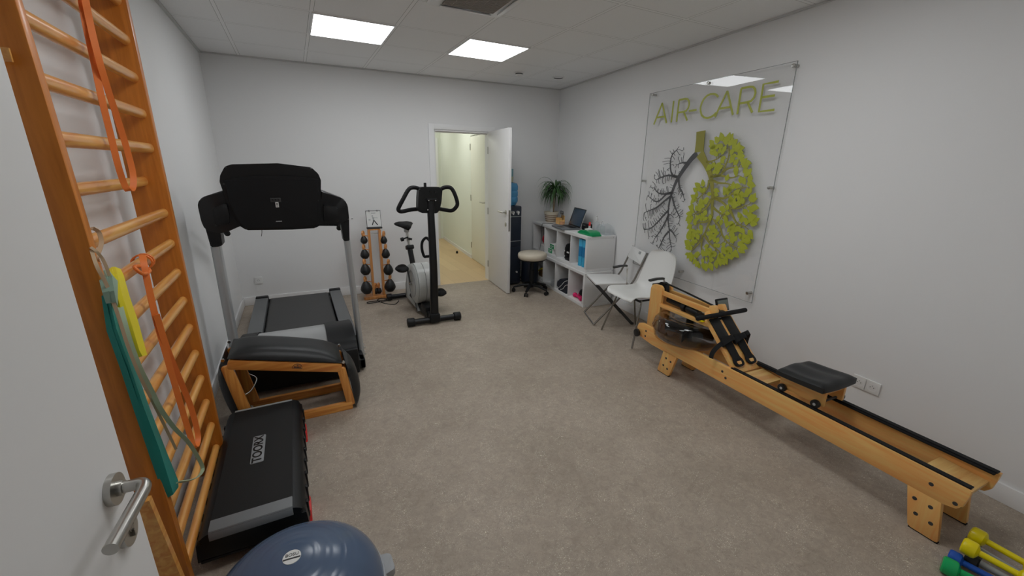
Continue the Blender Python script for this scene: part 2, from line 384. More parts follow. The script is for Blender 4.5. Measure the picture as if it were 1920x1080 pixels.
# baseboards
def bb_back(bm, x0, x1): backbox(bm, x0, x1, 0, .10, -.013, 0, .003)
bm = B(); bb_back(bm, LX, DX0-.065); bb_back(bm, DX1+.065, CORN[0]); struct('baseboard_back', bm, 'trim_white', 'white skirting along the far wall')
bm = B(); bx(bm, LX, LX+.013, FRY, yb(LX)-.012, 0, .10, .003); struct('baseboard_left', bm, 'trim_white', 'white skirting along the wall behind the wall bars')
bm = B(); prism(bm, [(xr(FRY)-.013, FRY), (xr(FRY), FRY), (CORN[0], CORN[1]-.012), (CORN[0]-.013, CORN[1]-.012)], (0, 0, 0), *XY, (0, 0, 1), .10, .003); struct('baseboard_right', bm, 'trim_white', 'white skirting along the wall behind the rowing machine')
# ceiling edge angle
bm = B(); backbox(bm, LX, CORN[0], H-.012, H-.001, -.022, 0)
bx(bm, LX, LX+.022, FRY, yb(LX)-.022, H-.012, H-.001); prism(bm, [(xr(FRY)-.022, FRY), (xr(FRY), FRY), (CORN[0], CORN[1]-.022), (CORN[0]-.022, CORN[1]-.022)], (0, 0, H-.012), *XY, (0, 0, 1), .011)
mat('edge_grey', (.62, .62, .61), .6); struct('trim_2', bm, 'edge_grey', 'thin metal edge angle where ceiling meets the walls')
# ------------------------------------------------------------------ hall beyond the doorway
def xh(y): return 2.60+.0875*(y-5.7)
HY = 8.98
bm = B(); prism(bm, [(LX, yb(LX)), (CORN[0], CORN[1]), (CORN[0], 9.2), (LX, 9.2)], (0, 0, -.08), *XY, (0, 0, 1), .0805); struct('floor_hall', bm, HF, 'light oak plank floor of the hall past the doorway')
bm = B(); bx(bm, .9, 3.2, 5.46, 9.2, 2.5, 2.56); struct('ceiling_hall', bm, 'hall_paint', 'pale ceiling of the hall past the doorway')
HD0, HD1, HDH = 5.88, 6.76, 2.075
bm = B()
for y0, y1, z0, z1 in ((yb(2.5)+T, HD0, 0, 2.5), (HD1, HY, 0, 2.5), (HD0, HD1, HDH, 2.5)):
    prism(bm, [(xh(y0), y0), (xh(y0)+.1, y0), (xh(y1)+.1, y1), (xh(y1), y1)], (0, 0, z0), *XY, (0, 0, 1), z1-z0)
struct('wall_hall_right', bm, 'hall_paint', 'pale greenish white side wall of the hall')
bm = B(); bx(bm, 1.05, 1.15, yb(1.1)+T, 9.1, 0, 2.5); struct('wall_hall_left', bm, 'hall_paint', 'pale opposite side wall of the hall')
bm = B(); bx(bm, 2.745, 3.1, HY, HY+.12, 0, 2.5); bx(bm, 1.1, 1.75, HY, HY+.12, 0, 2.5); bx(bm, 1.75, 2.745, HY, HY+.12, 2.07, 2.5); struct('wall_hall_end', bm, 'hall_paint', 'pale end wall of the hall')
bm = B(); bx(bm, 1.6, 3.0, HY+.6, HY+.7, 0, 2.5); bx(bm, 2.745, 2.80, HY+.1, HY+.6, 0, 2.5); bx(bm, 1.65, 1.75, HY+.1, HY+.6, 0, 2.5); bx(bm, 1.6, 2.9, HY+.1, HY+.7, 2.5, 2.6); bx(bm, 1.6, 2.9, HY+.1, HY+.7, -.05, .0); struct('wall_hall_recess', bm, 'hall_paint', 'dim recess past the hall end doorway')
bm = B(); bx(bm, 2.69, 2.82, HY-.02, HY, 0, 2.15, .003); bx(bm, 1.68, 1.75, HY-.02, HY, 0, 2.15, .003); bx(bm, 1.75, 2.69, HY-.02, HY, 2.07, 2.15, .003); bx(bm, 2.69, 2.71, HY, HY+.12, 0, 2.07); struct('trim_3', bm, 'trim_white', 'casing round the doorway at the end of the hall')
bm = B(); prism(bm, [(xh(HD1)-.012, HD1+.01), (xh(HD1), HD1+.01), (xh(HY), HY-.02), (xh(HY)-.012, HY-.02)], (0, 0, 0), *XY, (0, 0, 1), .06); struct('baseboard_hall', bm, 'trim_white', 'white skirting along the hall side wall')
# hall door (closed) set in the side wall
uh = Vector((.0875, 1, 0)).normalized(); nh = Vector((-1, .0875, 0)).normalized()
root = thing('door_3', 'pale closed hall door seen past the open doorway, steel lever handle', 'door', (xh(HD1), HD1, 0)); root['kind'] = 'structure'
bm = B(); prism(bm, [(0, 0), (.87, 0), (.87, 2.055), (0, 2.055)], V(0, 0, .008)+nh*.002-uh*.006, -uh, (0, 0, 1), -nh, .04, .002); obj('door_leaf', bm, 'hall_door_paint', root)
for z in (.25, 1.07, 1.9):
    bm = B(); cyl(bm, V(0, 0, z-.05)+nh*.006, V(0, 0, z+.05)+nh*.006, .008); obj('hinge', bm, 'brushed_steel', root)
bm = B(); c = -uh*.80+nh*.002+V(0, 0, 1.05); cyl(bm, c, c+nh*.012, .026); tube(bm, [c, c+nh*.05, c+nh*.058+uh*.03, c+nh*.058+uh*.13], .009); obj('door_handle', bm, 'brushed_steel', root)
# doorstop
bm = B(); lathe(bm, [(0, 0), (.02, 0), (.02, .03), (.014, .045), (0, .048)]); solo('door_stop', bm, 'black_rubber', 'small black doorstop knob on the hall floor', 'doorstop', tuple((2.600, 7.288, 0.000)))
# ------------------------------------------------------------------ door_2: the open leaf
hx, hy = 2.362, 5.296; ex, ey = (2.304, 4.572)
ang = math.atan2(ey-hy, ex-hx); LW = math.hypot(ex-hx, ey-hy)
root = thing('door_2', 'white door standing open into the room at the far doorway', 'door', (hx, hy, 0), ang); root['kind'] = 'structure'
bm = B(); bx(bm, 0, LW, 0, .04, .008, 2.035, .002); obj('door_leaf', bm, 'door_white', root)
for z in (.25, 1.0, 1.8):
    bm = B(); cyl(bm, (-.004, -.002, z-.045), (-.004, -.002, z+.045), .008); obj('hinge', bm, 'brushed_steel', root)
# local -y faces the doorway side seen from the viewpoint
bm = B(); c = V(LW-.06, 0, 1.05); cyl(bm, c, c+V(0, -.009, 0), .026); cyl(bm, c+V(0, .04, 0), c+V(0, .049, 0), .026)
tube(bm, [c, c+V(0, -.045, 0), c+V(-.02, -.056, 0), c+V(-.13, -.056, 0)], .0095); tube(bm, [c+V(0, .04, 0), c+V(0, .085, 0), c+V(-.02, .096, 0), c+V(-.13, .096, 0)], .0095); obj('door_handle', bm, 'brushed_steel', root)
bm = B(); c = V(LW-.06, 0, .90); cyl(bm, c, c+V(0, -.008, 0), .026); cyl(bm, c+V(0, -.008, 0), c+V(0, -.012, 0), .012); obj('keyhole_plate', bm, 'brushed_steel', root)
bm = B(); bx(bm, LW-.002, LW+.002, .008, .032, .82, 1.08); obj('lock_plate', bm, 'dark_chrome', root)
# ------------------------------------------------------------------ door_1: entrance leaf at the left of the viewpoint
d1, d2 = (-.385, 0), (-.326, .866)
root = thing('door_1', 'white entrance door opened beside the wall bars, close to the viewpoint', 'door', (d1[0]-.03, FRY+.02, 0)); root['kind'] = 'structure'
EDGE = V(-0.330, 0.868, 1.030)          # free edge at handle height, world
HIN = V(-.385, FRY+.02, EDGE.z)
u1 = (EDGE-HIN); u1.z = 0; W1 = u1.length; u1.normalize(); n1 = V(u1.y, -u1.x, 0)      # n1 points into the room
lean = 0.0
def D1(a, b, z): return HIN+u1*(a+lean*(z-EDGE.z)*(-1)*a/W1)+n1*b+V(0, 0, z-HIN.z)
bm = B(); vs = [bm.verts.new(D1(a, b, z)) for a in (0, W1) for b in (-.04, 0) for z in (.008, 2.04)]
for f in ((0,1,3,2),(4,6,7,5),(0,4,5,1),(2,3,7,6),(0,2,6,4),(1,5,7,3)): bm.faces.new([vs[i] for i in f])
obj('door_leaf', bm, 'door_white', root, root.location)
hc = V(-0.330, 0.806, 1.070); hc = HIN+u1*((hc-HIN).dot(u1))+V(0, 0, hc.z-HIN.z)
bm = B(); cyl(bm, hc, hc+n1*.010, .0265, n=40, bev=.0015); obj('rosette', bm, 'brushed_steel', root, root.location)
bm = B(); P = [hc+n1*.008, hc+n1*.028, hc+n1*.040, hc+n1*.047-u1*.008, hc+n1*.050-u1*.022, hc+n1*.050-u1*.142]
cyl(bm, hc+n1*.01, hc+n1*.018, .0125, n=24); sweep(bm, smooth_path(P[:5], 6)+[P[5]], circ(.0098, 24), (0, 0, 1)); obj('door_handle', bm, 'brushed_steel', root, root.location)
kc = hc+V(0, 0, -.088)
bm = B(); cyl(bm, kc, kc+n1*.010, .0265, n=40, bev=.0015); obj('keyhole_plate', bm, 'brushed_steel', root, root.location)
bm = B(); cyl(bm, kc+n1*.010+V(0, 0, .006), kc+n1*.0125+V(0, 0, .006), .0085, n=24); box(bm, kc+n1*.0115+V(0, 0, -.006), (.006, .003, .014)); obj('lock_cylinder', bm, 'dark_chrome', root, root.location)
# ------------------------------------------------------------------ ceiling fittings
gx0, gy0 = -0.3476, 4.2480
def panel(i, y0, label, vis=True):
    x0 = gx0+.6*(i-1); cx, cy = x0+.3, y0-.3
    root = thing('ceiling_light', label, 'ceiling light', (cx, cy, H), 0, 'square light panels in the ceiling')
    bm = B()
    for a in (-1, 1): bx(bm, a*.297, a*.283, -.297, .297, -.010, 0); bx(bm, -.283, .283, a*.297, a*.283, -.010, 0)
    obj('frame', bm, 'trim_white', root)
    bm = B(); bx(bm, -.283, .283, -.283, .283, -.007, -.001); obj('diffuser', bm, mat('lamp_white', (1, 1, 1), .5, emit=(.97, 1, 1.02), es=LAMP), root)
    return root
panel(2, gy0, 'lit square ceiling panel, left one of the far pair')
panel(4, gy0, 'lit square ceiling panel, right one of the far pair')
panel(2, gy0-2.4, 'lit ceiling panel nearer the viewpoint, above the step platform')
panel(4, gy0-2.4, 'lit ceiling panel nearer the viewpoint, above the open floor')
root = thing('ceiling_light', 'lit panel in the hall ceiling past the doorway', 'ceiling light', (2.0, 7.0, 2.5))
bm = B(); bx(bm, -.3, .3, -.3, .3, -.008, 0); obj('diffuser', bm, mat('lamp_hall', (1, 1, 1), .5, emit=(.99, 1, .92), es=HALL), root)
root = thing('ceiling_light', 'second lit panel deep in the hall ceiling', 'ceiling light', (2.2, 8.55, 2.5))
bm = B(); bx(bm, -.2, .2, -.2, .2, -.008, 0); obj('diffuser', bm, MATS['lamp_hall'], root)
# air conditioning cassette
root = thing('air_conditioner', 'white ceiling air cassette with a dark slatted grille', 'air conditioner', (1.175, 2.775, H))
bm = B(); prism(bm, rpoly([(-.27, -.27), (.27, -.27), (.27, .27), (-.27, .27)], .05), (0, 0, -.022), *XY, (0, 0, 1), .022, .004); obj('housing', bm, 'white_plastic', root)
for k in range(4):
    R = Matrix.Rotation(k*PI/2, 3, 'Z'); bm = B(); box(bm, R @ V(0, .232, -.028), (.36, .045, .008), R @ Matrix.Rotation(.25, 3, 'X'), .002); obj('louvre', bm, 'white_plastic', root)
bm = B(); bx(bm, -.18, .18, -.18, .18, -.026, -.021); obj('filter', bm, 'strip_grey', root)
bm = B()
for k in range(21): bx(bm, -.18, .18, -.18+k*.018-.003, -.18+k*.018+.003, -.031, -.025)
for k in range(7): bx(bm, -.18+k*.06-.002, -.18+k*.06+.002, -.18, .18, -.030, -.025)
obj('grille', bm, mat('grille_beige', (.34, .31, .28), .5), root)
x, y = 2.44, 4.60
root = thing('smoke_detector', 'small round white smoke detector on the ceiling', 'smoke detector', (x, y, H))
bm = B(); lathe(bm, [(0, 0), (.055, 0), (.055, -.012), (.048, -.016), (0, -.016)]); obj('base', bm, 'white_plastic', root)
bm = B(); lathe(bm, [(0, -.024), (.040, -.024), (.044, -.030), (.040, -.042), (0, -.046)]); lathe(bm, [(0, -.015), (.03, -.015), (.03, -.026), (0, -.026)]); obj('sensor_head', bm, 'white_plastic', root)
bm = B(); lathe(bm, [(.032, -.0165), (.043, -.0165), (.043, -.024), (.032, -.024)]); obj('vent_ring', bm, 'dark_grey', root)
root = thing('ceiling_speaker', 'round flat white grille flush in the ceiling corner', 'speaker', (2.97, 4.595, H))
bm = B(); lathe(bm, [(0, -.004), (.052, -.004), (.056, -.010), (.070, -.008), (.073, 0), (0, 0)]); obj('ring', bm, 'white_plastic', root)
bm = B(); lathe(bm, [(.050, -.0035), (.0525, -.0095), (.055, -.0105), (.056, -.0035)]); obj('gap_ring', bm, 'dark_grey', root)
# ------------------------------------------------------------------ sockets
def socket_unit(bmP, bmH, bmW, cx):
    prism(bmP, rpoly([(cx-.0405, -.0405), (cx+.0405, -.0405), (cx+.0405, .0405), (cx-.0405, .0405)], .006, 3), (0, 0, 0), *XZ, (0, -1, 0), .009, .002)
    lathe(bmW, [(.026, .0095), (.0215, .0095), (.0205, -.002), (0, -.002)], (cx, 0, 0), (0, -1, 0), 28)
    for sx in (-.0095, .0095): cyl(bmH, (cx+sx, -.001, 0), (cx+sx, -.0102, 0), .0028, n=10)
    cyl(bmH, (cx, -.001, .010), (cx, -.011, .010), .0022, n=8)
def socket(name, n, loc, rz, label, cat):
    root = thing(name, label, cat, loc, rz); a = B()
    for i in range(n):
        b, c = B(), B(); socket_unit(a, b, c, (i-(n-1)/2)*.071); we = obj('socket_well', c, 'trim_white', root); obj('pin_holes', b, 'dark_grey', we)
    obj('cover_plate', a, 'white_plastic', root)
rw = math.atan2(ur.y, ur.x)
p = V((3.075, 1.028, 0.310)); socket('wall_socket', 2, p-rn*.001, rw, 'white double wall socket behind the rowing machine seat', 'socket')
p = V((-0.498, 5.421, 0.289)); socket('wall_socket', 1, p-bnrm*.001, math.atan2(un.y, un.x), 'white single wall socket low on the far wall behind the treadmill', 'socket')
bm = B(); p = V((0.580, 5.379, 0.959)); box(bm, p+V(0, -.003, 0), (.02, .006, .004)); solo('wall_hook', bm, 'dark_grey', 'tiny dark hook in the far wall above the weight rack', 'hook', off=p)
# ------------------------------------------------------------------ wall bars
GRP_BAR = None
O = (-.56, 1.90, 0)
root = thing('wall_bars', 'tall orange varnished wooden wall bars with round rungs on the wall', 'wall bars', O)
TOP = 2.60
def stile_near(bm):
    # the near upright, front edge drawn from its own plumb line
    y_t, y_b = 1.404, 1.536
    A = []
    for z in (0, TOP):
        y = y_b+(y_t-y_b)*z/TOP
        A.append([bm.verts.new((x, y+dy, z)) for x, dy in ((-.625, 0), (-.50, 0), (-.50, .036), (-.625, .036))])
    a, b = A
    fs = [bm.faces.new(a[::-1]), bm.faces.new(b)]
    for i in range(4): bm.faces.new((a[i], a[(i+1) % 4], b[(i+1) % 4], b[i]))
    bmesh.ops.bevel(bm, geom=list(bm.edges), offset=.003, segments=2, affect='EDGES', profile=.5)
bm = B(); stile_near(bm); obj('upright', bm, 'stile_wood', root, O)
bm = B(); bx(bm, -.625, -.50, 2.345, 2.381, 0, TOP, .003); obj('upright', bm, 'stile_wood', root, O)
def ynear(z): return 1.536+(1.404-1.536)*z/TOP+.036
for k in range(-3, 15):
    z = 2.061-.1365*k; x = -.53 if k != 4 else -.575
    bm = B(); y0, y1 = ynear(z)-.02, 2.36
    sweep(bm, [V(x, y0+(y1-y0)*t/8, z) for t in range(9)], circ(.0205, 20, .0165), (0, 0, 1)); r_ = obj('rung', bm, 'rung_wood', root, O)
for z in (2.0,):     # pale tenon showing through the near upright
    bm = B(); box(bm, (-0.540, 1.418, 1.821), (.03, .006, .028)); obj('tenon', bm, 'rung_wood', root, O)
# slanting strip of paler wood at the foot of the near upright
bm = B(); q0 = V((-0.522, 1.390, 0.623)); q1 = V((-0.487, 1.390, 0.143)); sweep(bm, [q0, q1], rect(.024, .050), (0, 1, 0)); obj('wood_strip', bm, 'rung_wood', root, O)
for y, z in ((2.40, .26), (2.40, 2.3)):
    bm = B(); bx(bm, LX+.001, -.505, y-.018, y-.014, z-.015, z+.015); bx(bm, LX+.001, LX+.004, y-.018, y+.03, z-.015, z+.015); obj('wall_bracket', bm, 'grey_metal', root, O)
for y in (1.80,):
    bm = B(); bx(bm, LX+.001, -.55, y-.02, y+.02, .36, .364); bx(bm, LX+.001, LX+.004, y-.02, y+.02, .32, .364); cyl(bm, (-.56, y, .36), (-.56, y, .40), .01); obj('wall_bracket', bm, 'grey_metal', root, O)
# ------------------------------------------------------------------ resistance bands
def band(label, pts, w_, t_, m, ref=(0, 1, 0), closed=False, k=6, cat='resistance band'):
    bm = B(); P = [V(p) for p in pts]
    strap(bm, P, w_, t_, ref, k, closed); c = P[0]
    return solo('resistance_band', bm, m, label, cat, off=c, group='elastic bands on the wall bars')
# long orange loop from the top rung
bm = B()
strap(bm, [(-0.515, 1.977, 2.192), (-0.497, 1.863, 2.102), (-0.495, 1.825, 2.009), (-0.495, 1.814, 1.894), (-0.495, 1.801, 1.774), (-0.495, 1.801, 1.673), (-0.495, 1.800, 1.593), (-0.495, 1.811, 1.535), (-0.490, 1.817, 1.506), (-0.483, 1.843, 1.513), (-0.480, 1.866, 1.559), (-0.480, 1.864, 1.636), (-0.480, 1.844, 1.725), (-0.480, 1.820, 1.808), (-0.480, 1.804, 1.894), (-0.485, 1.822, 1.996), (-0.485, 1.840, 2.097), (-0.515, 1.977, 2.192)], .017, .003, (.88, .47, 0), 5)
solo('resistance_band', bm, 'orange_band', 'long orange elastic loop hanging from the top rungs', 'resistance band', off=(-0.515, 1.977, 2.192), group='elastic bands on the wall bars')
# orange band hitched on the seventh rung
zk = 2.061-.1365*6; yk = (-0.530, 1.940, 1.260)[1]
bm = B()
for dy in (-.012, .010):
    P = [V(-.53+.030*math.cos(a), yk+dy, zk+.027*math.sin(a)) for a in [i*2*PI/14 for i in range(14)]]
    sweep(bm, P, rect(.011, .005), (0, 1, 0), True)
P = [V(-.497, yk-.035+.0*i, zk-.035) for i in range(1)]
a = (-0.495, 1.722, 1.268); b = (-0.482, 1.735, 1.239); c = (-0.495, 1.858, 1.223); d_ = (-0.505, 1.846, 1.242)
tube(bm, [a, b, c, d_], .0055, 5, 8, True)
strap(bm, [(-0.498, 1.833, 1.286), (-0.490, 1.796, 1.251), (-0.488, 1.780, 1.179), (-0.488, 1.776, 1.063), (-0.488, 1.788, 0.934), (-0.488, 1.802, 0.808), (-0.488, 1.817, 0.673), (-0.486, 1.829, 0.548), (-0.482, 1.821, 0.502), (-0.478, 1.847, 0.488), (-0.476, 1.886, 0.515), (-0.476, 1.883, 0.631), (-0.478, 1.860, 0.729), (-0.480, 1.818, 0.854), (-0.482, 1.790, 0.953), (-0.483, 1.770, 1.084)], .019, .003, (.88, .47, 0), 5)
solo('resistance_band', bm, 'orange_band', 'orange elastic band knotted round a middle rung', 'resistance band', off=(-.49, yk, zk), group='elastic bands on the wall bars')
# beige band looped round the sixth rung
bm = B()
strap(bm, [(-0.530, 1.568, 1.410), (-0.508, 1.529, 1.421), (-0.500, 1.541, 1.408), (-0.498, 1.534, 1.379), (-0.498, 1.496, 1.356), (-0.502, 1.487, 1.340), (-0.510, 1.520, 1.322)], .010, .003, (.88, .47, 0), 5)
strap(bm, [(-0.500, 1.467, 1.378), (-0.490, 1.465, 1.366), (-0.485, 1.473, 1.345), (-0.482, 1.475, 1.319), (-0.482, 1.478, 1.295)], .007, .003, (.88, .47, 0), 5)
strap(bm, [(-0.500, 1.468, 1.369), (-0.485, 1.429, 1.332), (-0.478, 1.432, 1.287), (-0.475, 1.437, 1.233), (-0.474, 1.442, 1.177), (-0.474, 1.450, 1.093), (-0.474, 1.475, 0.988), (-0.476, 1.532, 0.856), (-0.480, 1.589, 0.732), (-0.485, 1.645, 0.616)], .008, .003, (.88, .47, 0), 5)
solo('resistance_band', bm, 'beige_band', 'thin beige elastic band looped on the rung beside the near upright', 'resistance band', off=(-0.500, 1.468, 1.369), group='elastic bands on the wall bars')
# pale green band reaching the longest
bm = B()
strap(bm, [(-0.500, 1.552, 1.209), (-0.480, 1.487, 1.162), (-0.474, 1.472, 1.092), (-0.470, 1.477, 1.012), (-0.468, 1.513, 0.912), (-0.466, 1.536, 0.841), (-0.464, 1.601, 0.730), (-0.462, 1.697, 0.605), (-0.462, 1.763, 0.493), (-0.464, 1.799, 0.409), (-0.468, 1.742, 0.416), (-0.474, 1.658, 0.466), (-0.480, 1.572, 0.530)], .013, .003, (.88, .47, 0), 5)
solo('resistance_band', bm, 'palegreen_band', 'pale green elastic band with its loop curling near the bottom rungs', 'resistance band', off=(-0.500, 1.552, 1.209), group='elastic bands on the wall bars')
def sheet(bm, rows, t_):
    """a hanging cloth: rows of points across, closed with thickness"""
    R = [[V(p) for p in r] for r in rows]; n, m = len(R), len(R[0]); off = V(-t_, 0, 0)
    F = [[bm.verts.new(p) for p in r] for r in R]; Bk = [[bm.verts.new(p+off) for p in r] for r in R]
    for i in range(n-1):
        for j in range(m-1):
            bm.faces.new((F[i][j], F[i][j+1], F[i+1][j+1], F[i+1][j])); bm.faces.new((Bk[i][j], Bk[i+1][j], Bk[i+1][j+1], Bk[i][j+1]))
        bm.faces.new((F[i][0], F[i+1][0], Bk[i+1][0], Bk[i][0])); bm.faces.new((F[i][-1], Bk[i][-1], Bk[i+1][-1], F[i+1][-1]))
    for j in range(m-1):
        bm.faces.new((F[0][j], Bk[0][j], Bk[0][j+1], F[0][j+1])); bm.faces.new((F[-1][j], F[-1][j+1], Bk[-1][j+1], Bk[-1][j]))
bm = B()
sheet(bm, [[(-0.515, 1.601, 1.287), (-0.510, 1.621, 1.292), (-0.512, 1.663, 1.276)], [(-0.495, 1.533, 1.279), (-0.488, 1.550, 1.280), (-0.495, 1.619, 1.264)], [(-0.490, 1.518, 1.218), (-0.482, 1.529, 1.220), (-0.490, 1.605, 1.200)], [(-0.490, 1.523, 1.134), (-0.480, 1.533, 1.136), (-0.490, 1.621, 1.113)], [(-0.490, 1.536, 1.042), (-0.480, 1.539, 1.046), (-0.490, 1.623, 1.024)], [(-0.490, 1.548, 1.018), (-0.481, 1.554, 1.019), (-0.490, 1.623, 0.994)]], .008)
solo('resistance_band', bm, 'yellow_band', 'bright yellow flat band folded over a rung', 'resistance band', off=(-0.490, 1.557, 1.279), group='elastic bands on the wall bars')
bm = B()
sheet(bm, [[(-0.530, 1.584, 1.283), (-0.520, 1.602, 1.288), (-0.520, 1.637, 1.276)], [(-0.484, 1.445, 1.287), (-0.470, 1.457, 1.298), (-0.484, 1.530, 1.266)], [(-0.478, 1.426, 1.262), (-0.463, 1.424, 1.265), (-0.480, 1.491, 1.233)], [(-0.478, 1.430, 1.230), (-0.466, 1.428, 1.233), (-0.480, 1.474, 1.208)]], .010)
solo('exercise_band', bm, 'sage_cloth', 'sage green band bunched over a rung beside the yellow band', 'resistance band', off=(-0.490, 1.519, 1.285))
bm = B()
sheet(bm, [[(-0.500, 1.479, 1.262), (-0.492, 1.472, 1.248), (-0.500, 1.508, 1.213)], [(-0.500, 1.446, 1.148), (-0.486, 1.444, 1.154), (-0.500, 1.523, 1.132)], [(-0.500, 1.463, 1.025), (-0.484, 1.457, 1.033), (-0.500, 1.539, 1.007)], [(-0.500, 1.475, 0.877), (-0.484, 1.475, 0.882), (-0.500, 1.564, 0.844)], [(-0.500, 1.493, 0.712), (-0.484, 1.507, 0.707), (-0.500, 1.602, 0.660)], [(-0.500, 1.512, 0.547), (-0.485, 1.521, 0.546), (-0.497, 1.632, 0.497)], [(-0.500, 1.520, 0.516), (-0.487, 1.528, 0.517), (-0.499, 1.627, 0.472)]], .008)
solo('exercise_band', bm, 'teal_cloth', 'long teal latex sheet hanging down beside the near upright', 'resistance band', off=(-0.490, 1.466, 1.249))
# ------------------------------------------------------------------ step platform
O = (-.316, 2.156, 0)
root = thing('step_platform', 'black aerobic step with grey end strips and red feet', 'step', O, .0)
def SP(x, y, z): return (x, y, z)
W2, L2, HT = .188, .472, .188
bm = B(); prism(bm, rpoly([(-W2-.015, .05), (W2+.015, .05), (W2+.008, .155), (W2-.03, HT-.004), (-W2+.03, HT-.004), (-W2-.008, .155)], [.01, .01, .03, .04, .04, .03], 5), (0, -L2, 0), *XZ, (0, 1, 0), 2*L2, .018, 3); obj('platform', bm, 'black_plastic', root)
bm = B(); bx(bm, -.150, .148, -L2+.062, L2-.02, HT-.006, HT+.001, .002); obj('top_mat', bm, 'black_mat', root)
bm = B(); prism(bm, [(-L2-.007, HT-.036), (-L2-.006, HT-.012), (-L2+.004, HT+.0005), (-L2+.016, HT+.003), (-L2+.064, HT+.003), (-L2+.064, HT-.008), (-L2+.020, HT-.010), (-L2+.006, HT-.036)], (-.150, 0, 0), *YZ, (1, 0, 0), .298, .001); obj('end_strip', bm, 'strip_grey', root)
bm = B(); bx(bm, -.150, .148, L2-.02, L2-.004, HT-.006, HT+.0025, .001); obj('end_strip', bm, 'silver_plastic', root)
for sx in (-1, 1):
    for k in range(-4, 5): bm = B(); bx(bm, sx*(W2+.004), sx*(W2+.018), k*.1-.012, k*.1+.012, .055, .14, .004); obj('side_rib', bm, 'black_plastic', root)
for sx in (-1, 1):
    for sy in (-1, 1):
        bm = B(); prism(bm, [(-.065, 0), (.065, 0), (.05, .055), (-.05, .055)], (sx*(W2-.030), sy*(L2-.15), 0), (0, 1, 0), (0, 0, 1), (sx, 0, 0), .052, .006); obj('foot', bm, 'red_plastic', root)
bz = HT+.001
bg = obj('badge', (lambda b_: (prism(b_, rpoly([(-.029, -.118), (.029, -.118), (.029, .118), (-.029, .118)], .008), (0.0, 0, bz), *XY, (0, 0, 1), .003, .001), b_)[1])(B()), mat('badge_grey', (.26, .275, .285), .4), root); bg.location = (-0.006, 0.021, 0)
text_poly('TOORX', .058, 'black_satin', 'badge_text', bg, (0, 0, bz+.0032), (0, 0, PI/2), .0006, .0012, 1.10)
# ------------------------------------------------------------------ half ball balance trainer
root = thing('balance_trainer', 'blue half dome balance ball on a grey round base', 'balance ball', (-.160, 1.334, 0), -.1)
bm = B(); lathe(bm, [(0, .0), (.29, .0), (.300, .02), (.308, .05), (.304, .068), (.302, .075), (0, .075)], n=64); obj('base_plate', bm, 'grey_plate', root)
for a in (0.15, 2.25, 4.35):
    bm = B(); c = V(math.cos(a), math.sin(a), 0); prism(bm, rpoly([(-.05, 0), (.05, 0), (.04, .05), (-.04, .05)], .012), c*.288+V(0, 0, .03), (-c.y, c.x, 0), c, (0, 0, 1), .035, .006); obj('grip', bm, 'grey_plate', root)
bm = B(); prof = []
N = 60; RD, HD = .296, .205
for i in range(N+1):
    t = i/N*PI/2; r = RD*math.cos(t) if i < N else 0; h = .07+HD*math.sin(t)
    for rr in (.075, .12, .165, .205):
        if abs(r-rr) < .0035: h -= .0016; 
    prof.append((max(r, 0), h))
lathe(bm, prof, n=72); obj('dome', bm, 'bosu_blue', root, sharp=60)
zt = .07+HD
bm = B(); lathe(bm, [(0, zt+.0022), (.029, zt+.0014), (.029, zt-.008), (0, zt-.008)], n=40); lab = obj('label_disc', bm, 'paper_white', root)
bm = B(); box(bm, (0, -.007, zt+.0022), (.054, .005, .0016)); obj('label_bar', bm, 'dark_grey', lab)
text_poly('BOSU', .017, 'dark_grey', 'label_text', lab, (0, .008, zt+.0026), (0, 0, 0), .0004)
# ------------------------------------------------------------------ treadmill
O = (-.1, 3.45, 0)
root = thing('treadmill', 'black and grey treadmill facing away with its big black console', 'treadmill', O)
y0, y1, xl, xrr = 3.50, 5.03, -.510, .335
for xa, xb in ((xl, xl+.115), (xrr-.115, xrr)):
    bm = B(); prism(bm, rpoly([(y0, .05), (y1, .03), (y1, .165), (y1-.05, .195), (y0, .195)], [0, .01, .02, .02, 0]), (xa, 0, 0), *YZ, (1, 0, 0), xb-xa, .008); obj('side_rail', bm, 'side_grey', root, O)
    bm = B(); bx(bm, xa-.003, xb+.003, y1-.055, y1+.012, .12, .207, .01); obj('end_cap', bm, 'black_plastic', root, O)
bm = B(); bx(bm, xl+.125, xrr-.125, y0, y1-.02, .115, .178, .025, 4); obj('running_belt', bm, 'belt_black', root, O)
bm = B(); bx(bm, xl+.05, xrr-.05, y0, y1-.1, .05, .11, .01); obj('deck_frame', bm, 'black_plastic', root, O)
bm = B(); cyl(bm, (xl+.12, y1-.03, .14), (xrr-.12, y1-.03, .14), .03); obj('rear_roller', bm, 'black_satin', root, O)
# motor hood
def hood(bm, xa, xb, dz=0):
    prism(bm, rpoly([(3.16, .06), (3.86, .10), (3.88, .19+dz), (3.70, .265+dz), (3.45, .315+dz), (3.22, .25+dz), (3.15, .14)], [.02, .01, .01, .1, .12, .06, .04], 6), (xa, 0, 0), *YZ, (1, 0, 0), xb-xa, .012)
bm = B(); bx(bm, -.50, .29, 3.115, 3.16, .03, .235, .01); obj('front_cover', bm, 'black_plastic', root, O)
bm = B(); hood(bm, -.395, .09); obj('motor_hood', bm, 'silver_plastic', root, O)
for xa, xb in ((-.505, -.395), (.09, .295)):
    bm = B(); hood(bm, xa, xb, .012); obj('hood_side', bm, 'black_plastic', root, O)
bm = B(); bx(bm, -.54, .345, 3.20, 3.30, .02, .10, .01); bx(bm, -.55, -.50, 3.20, 3.60, .02, .10, .01); bx(bm, .30, .345, 3.20, 3.60, .02, .10, .01); obj('base_frame', bm, 'black_plastic', root, O)
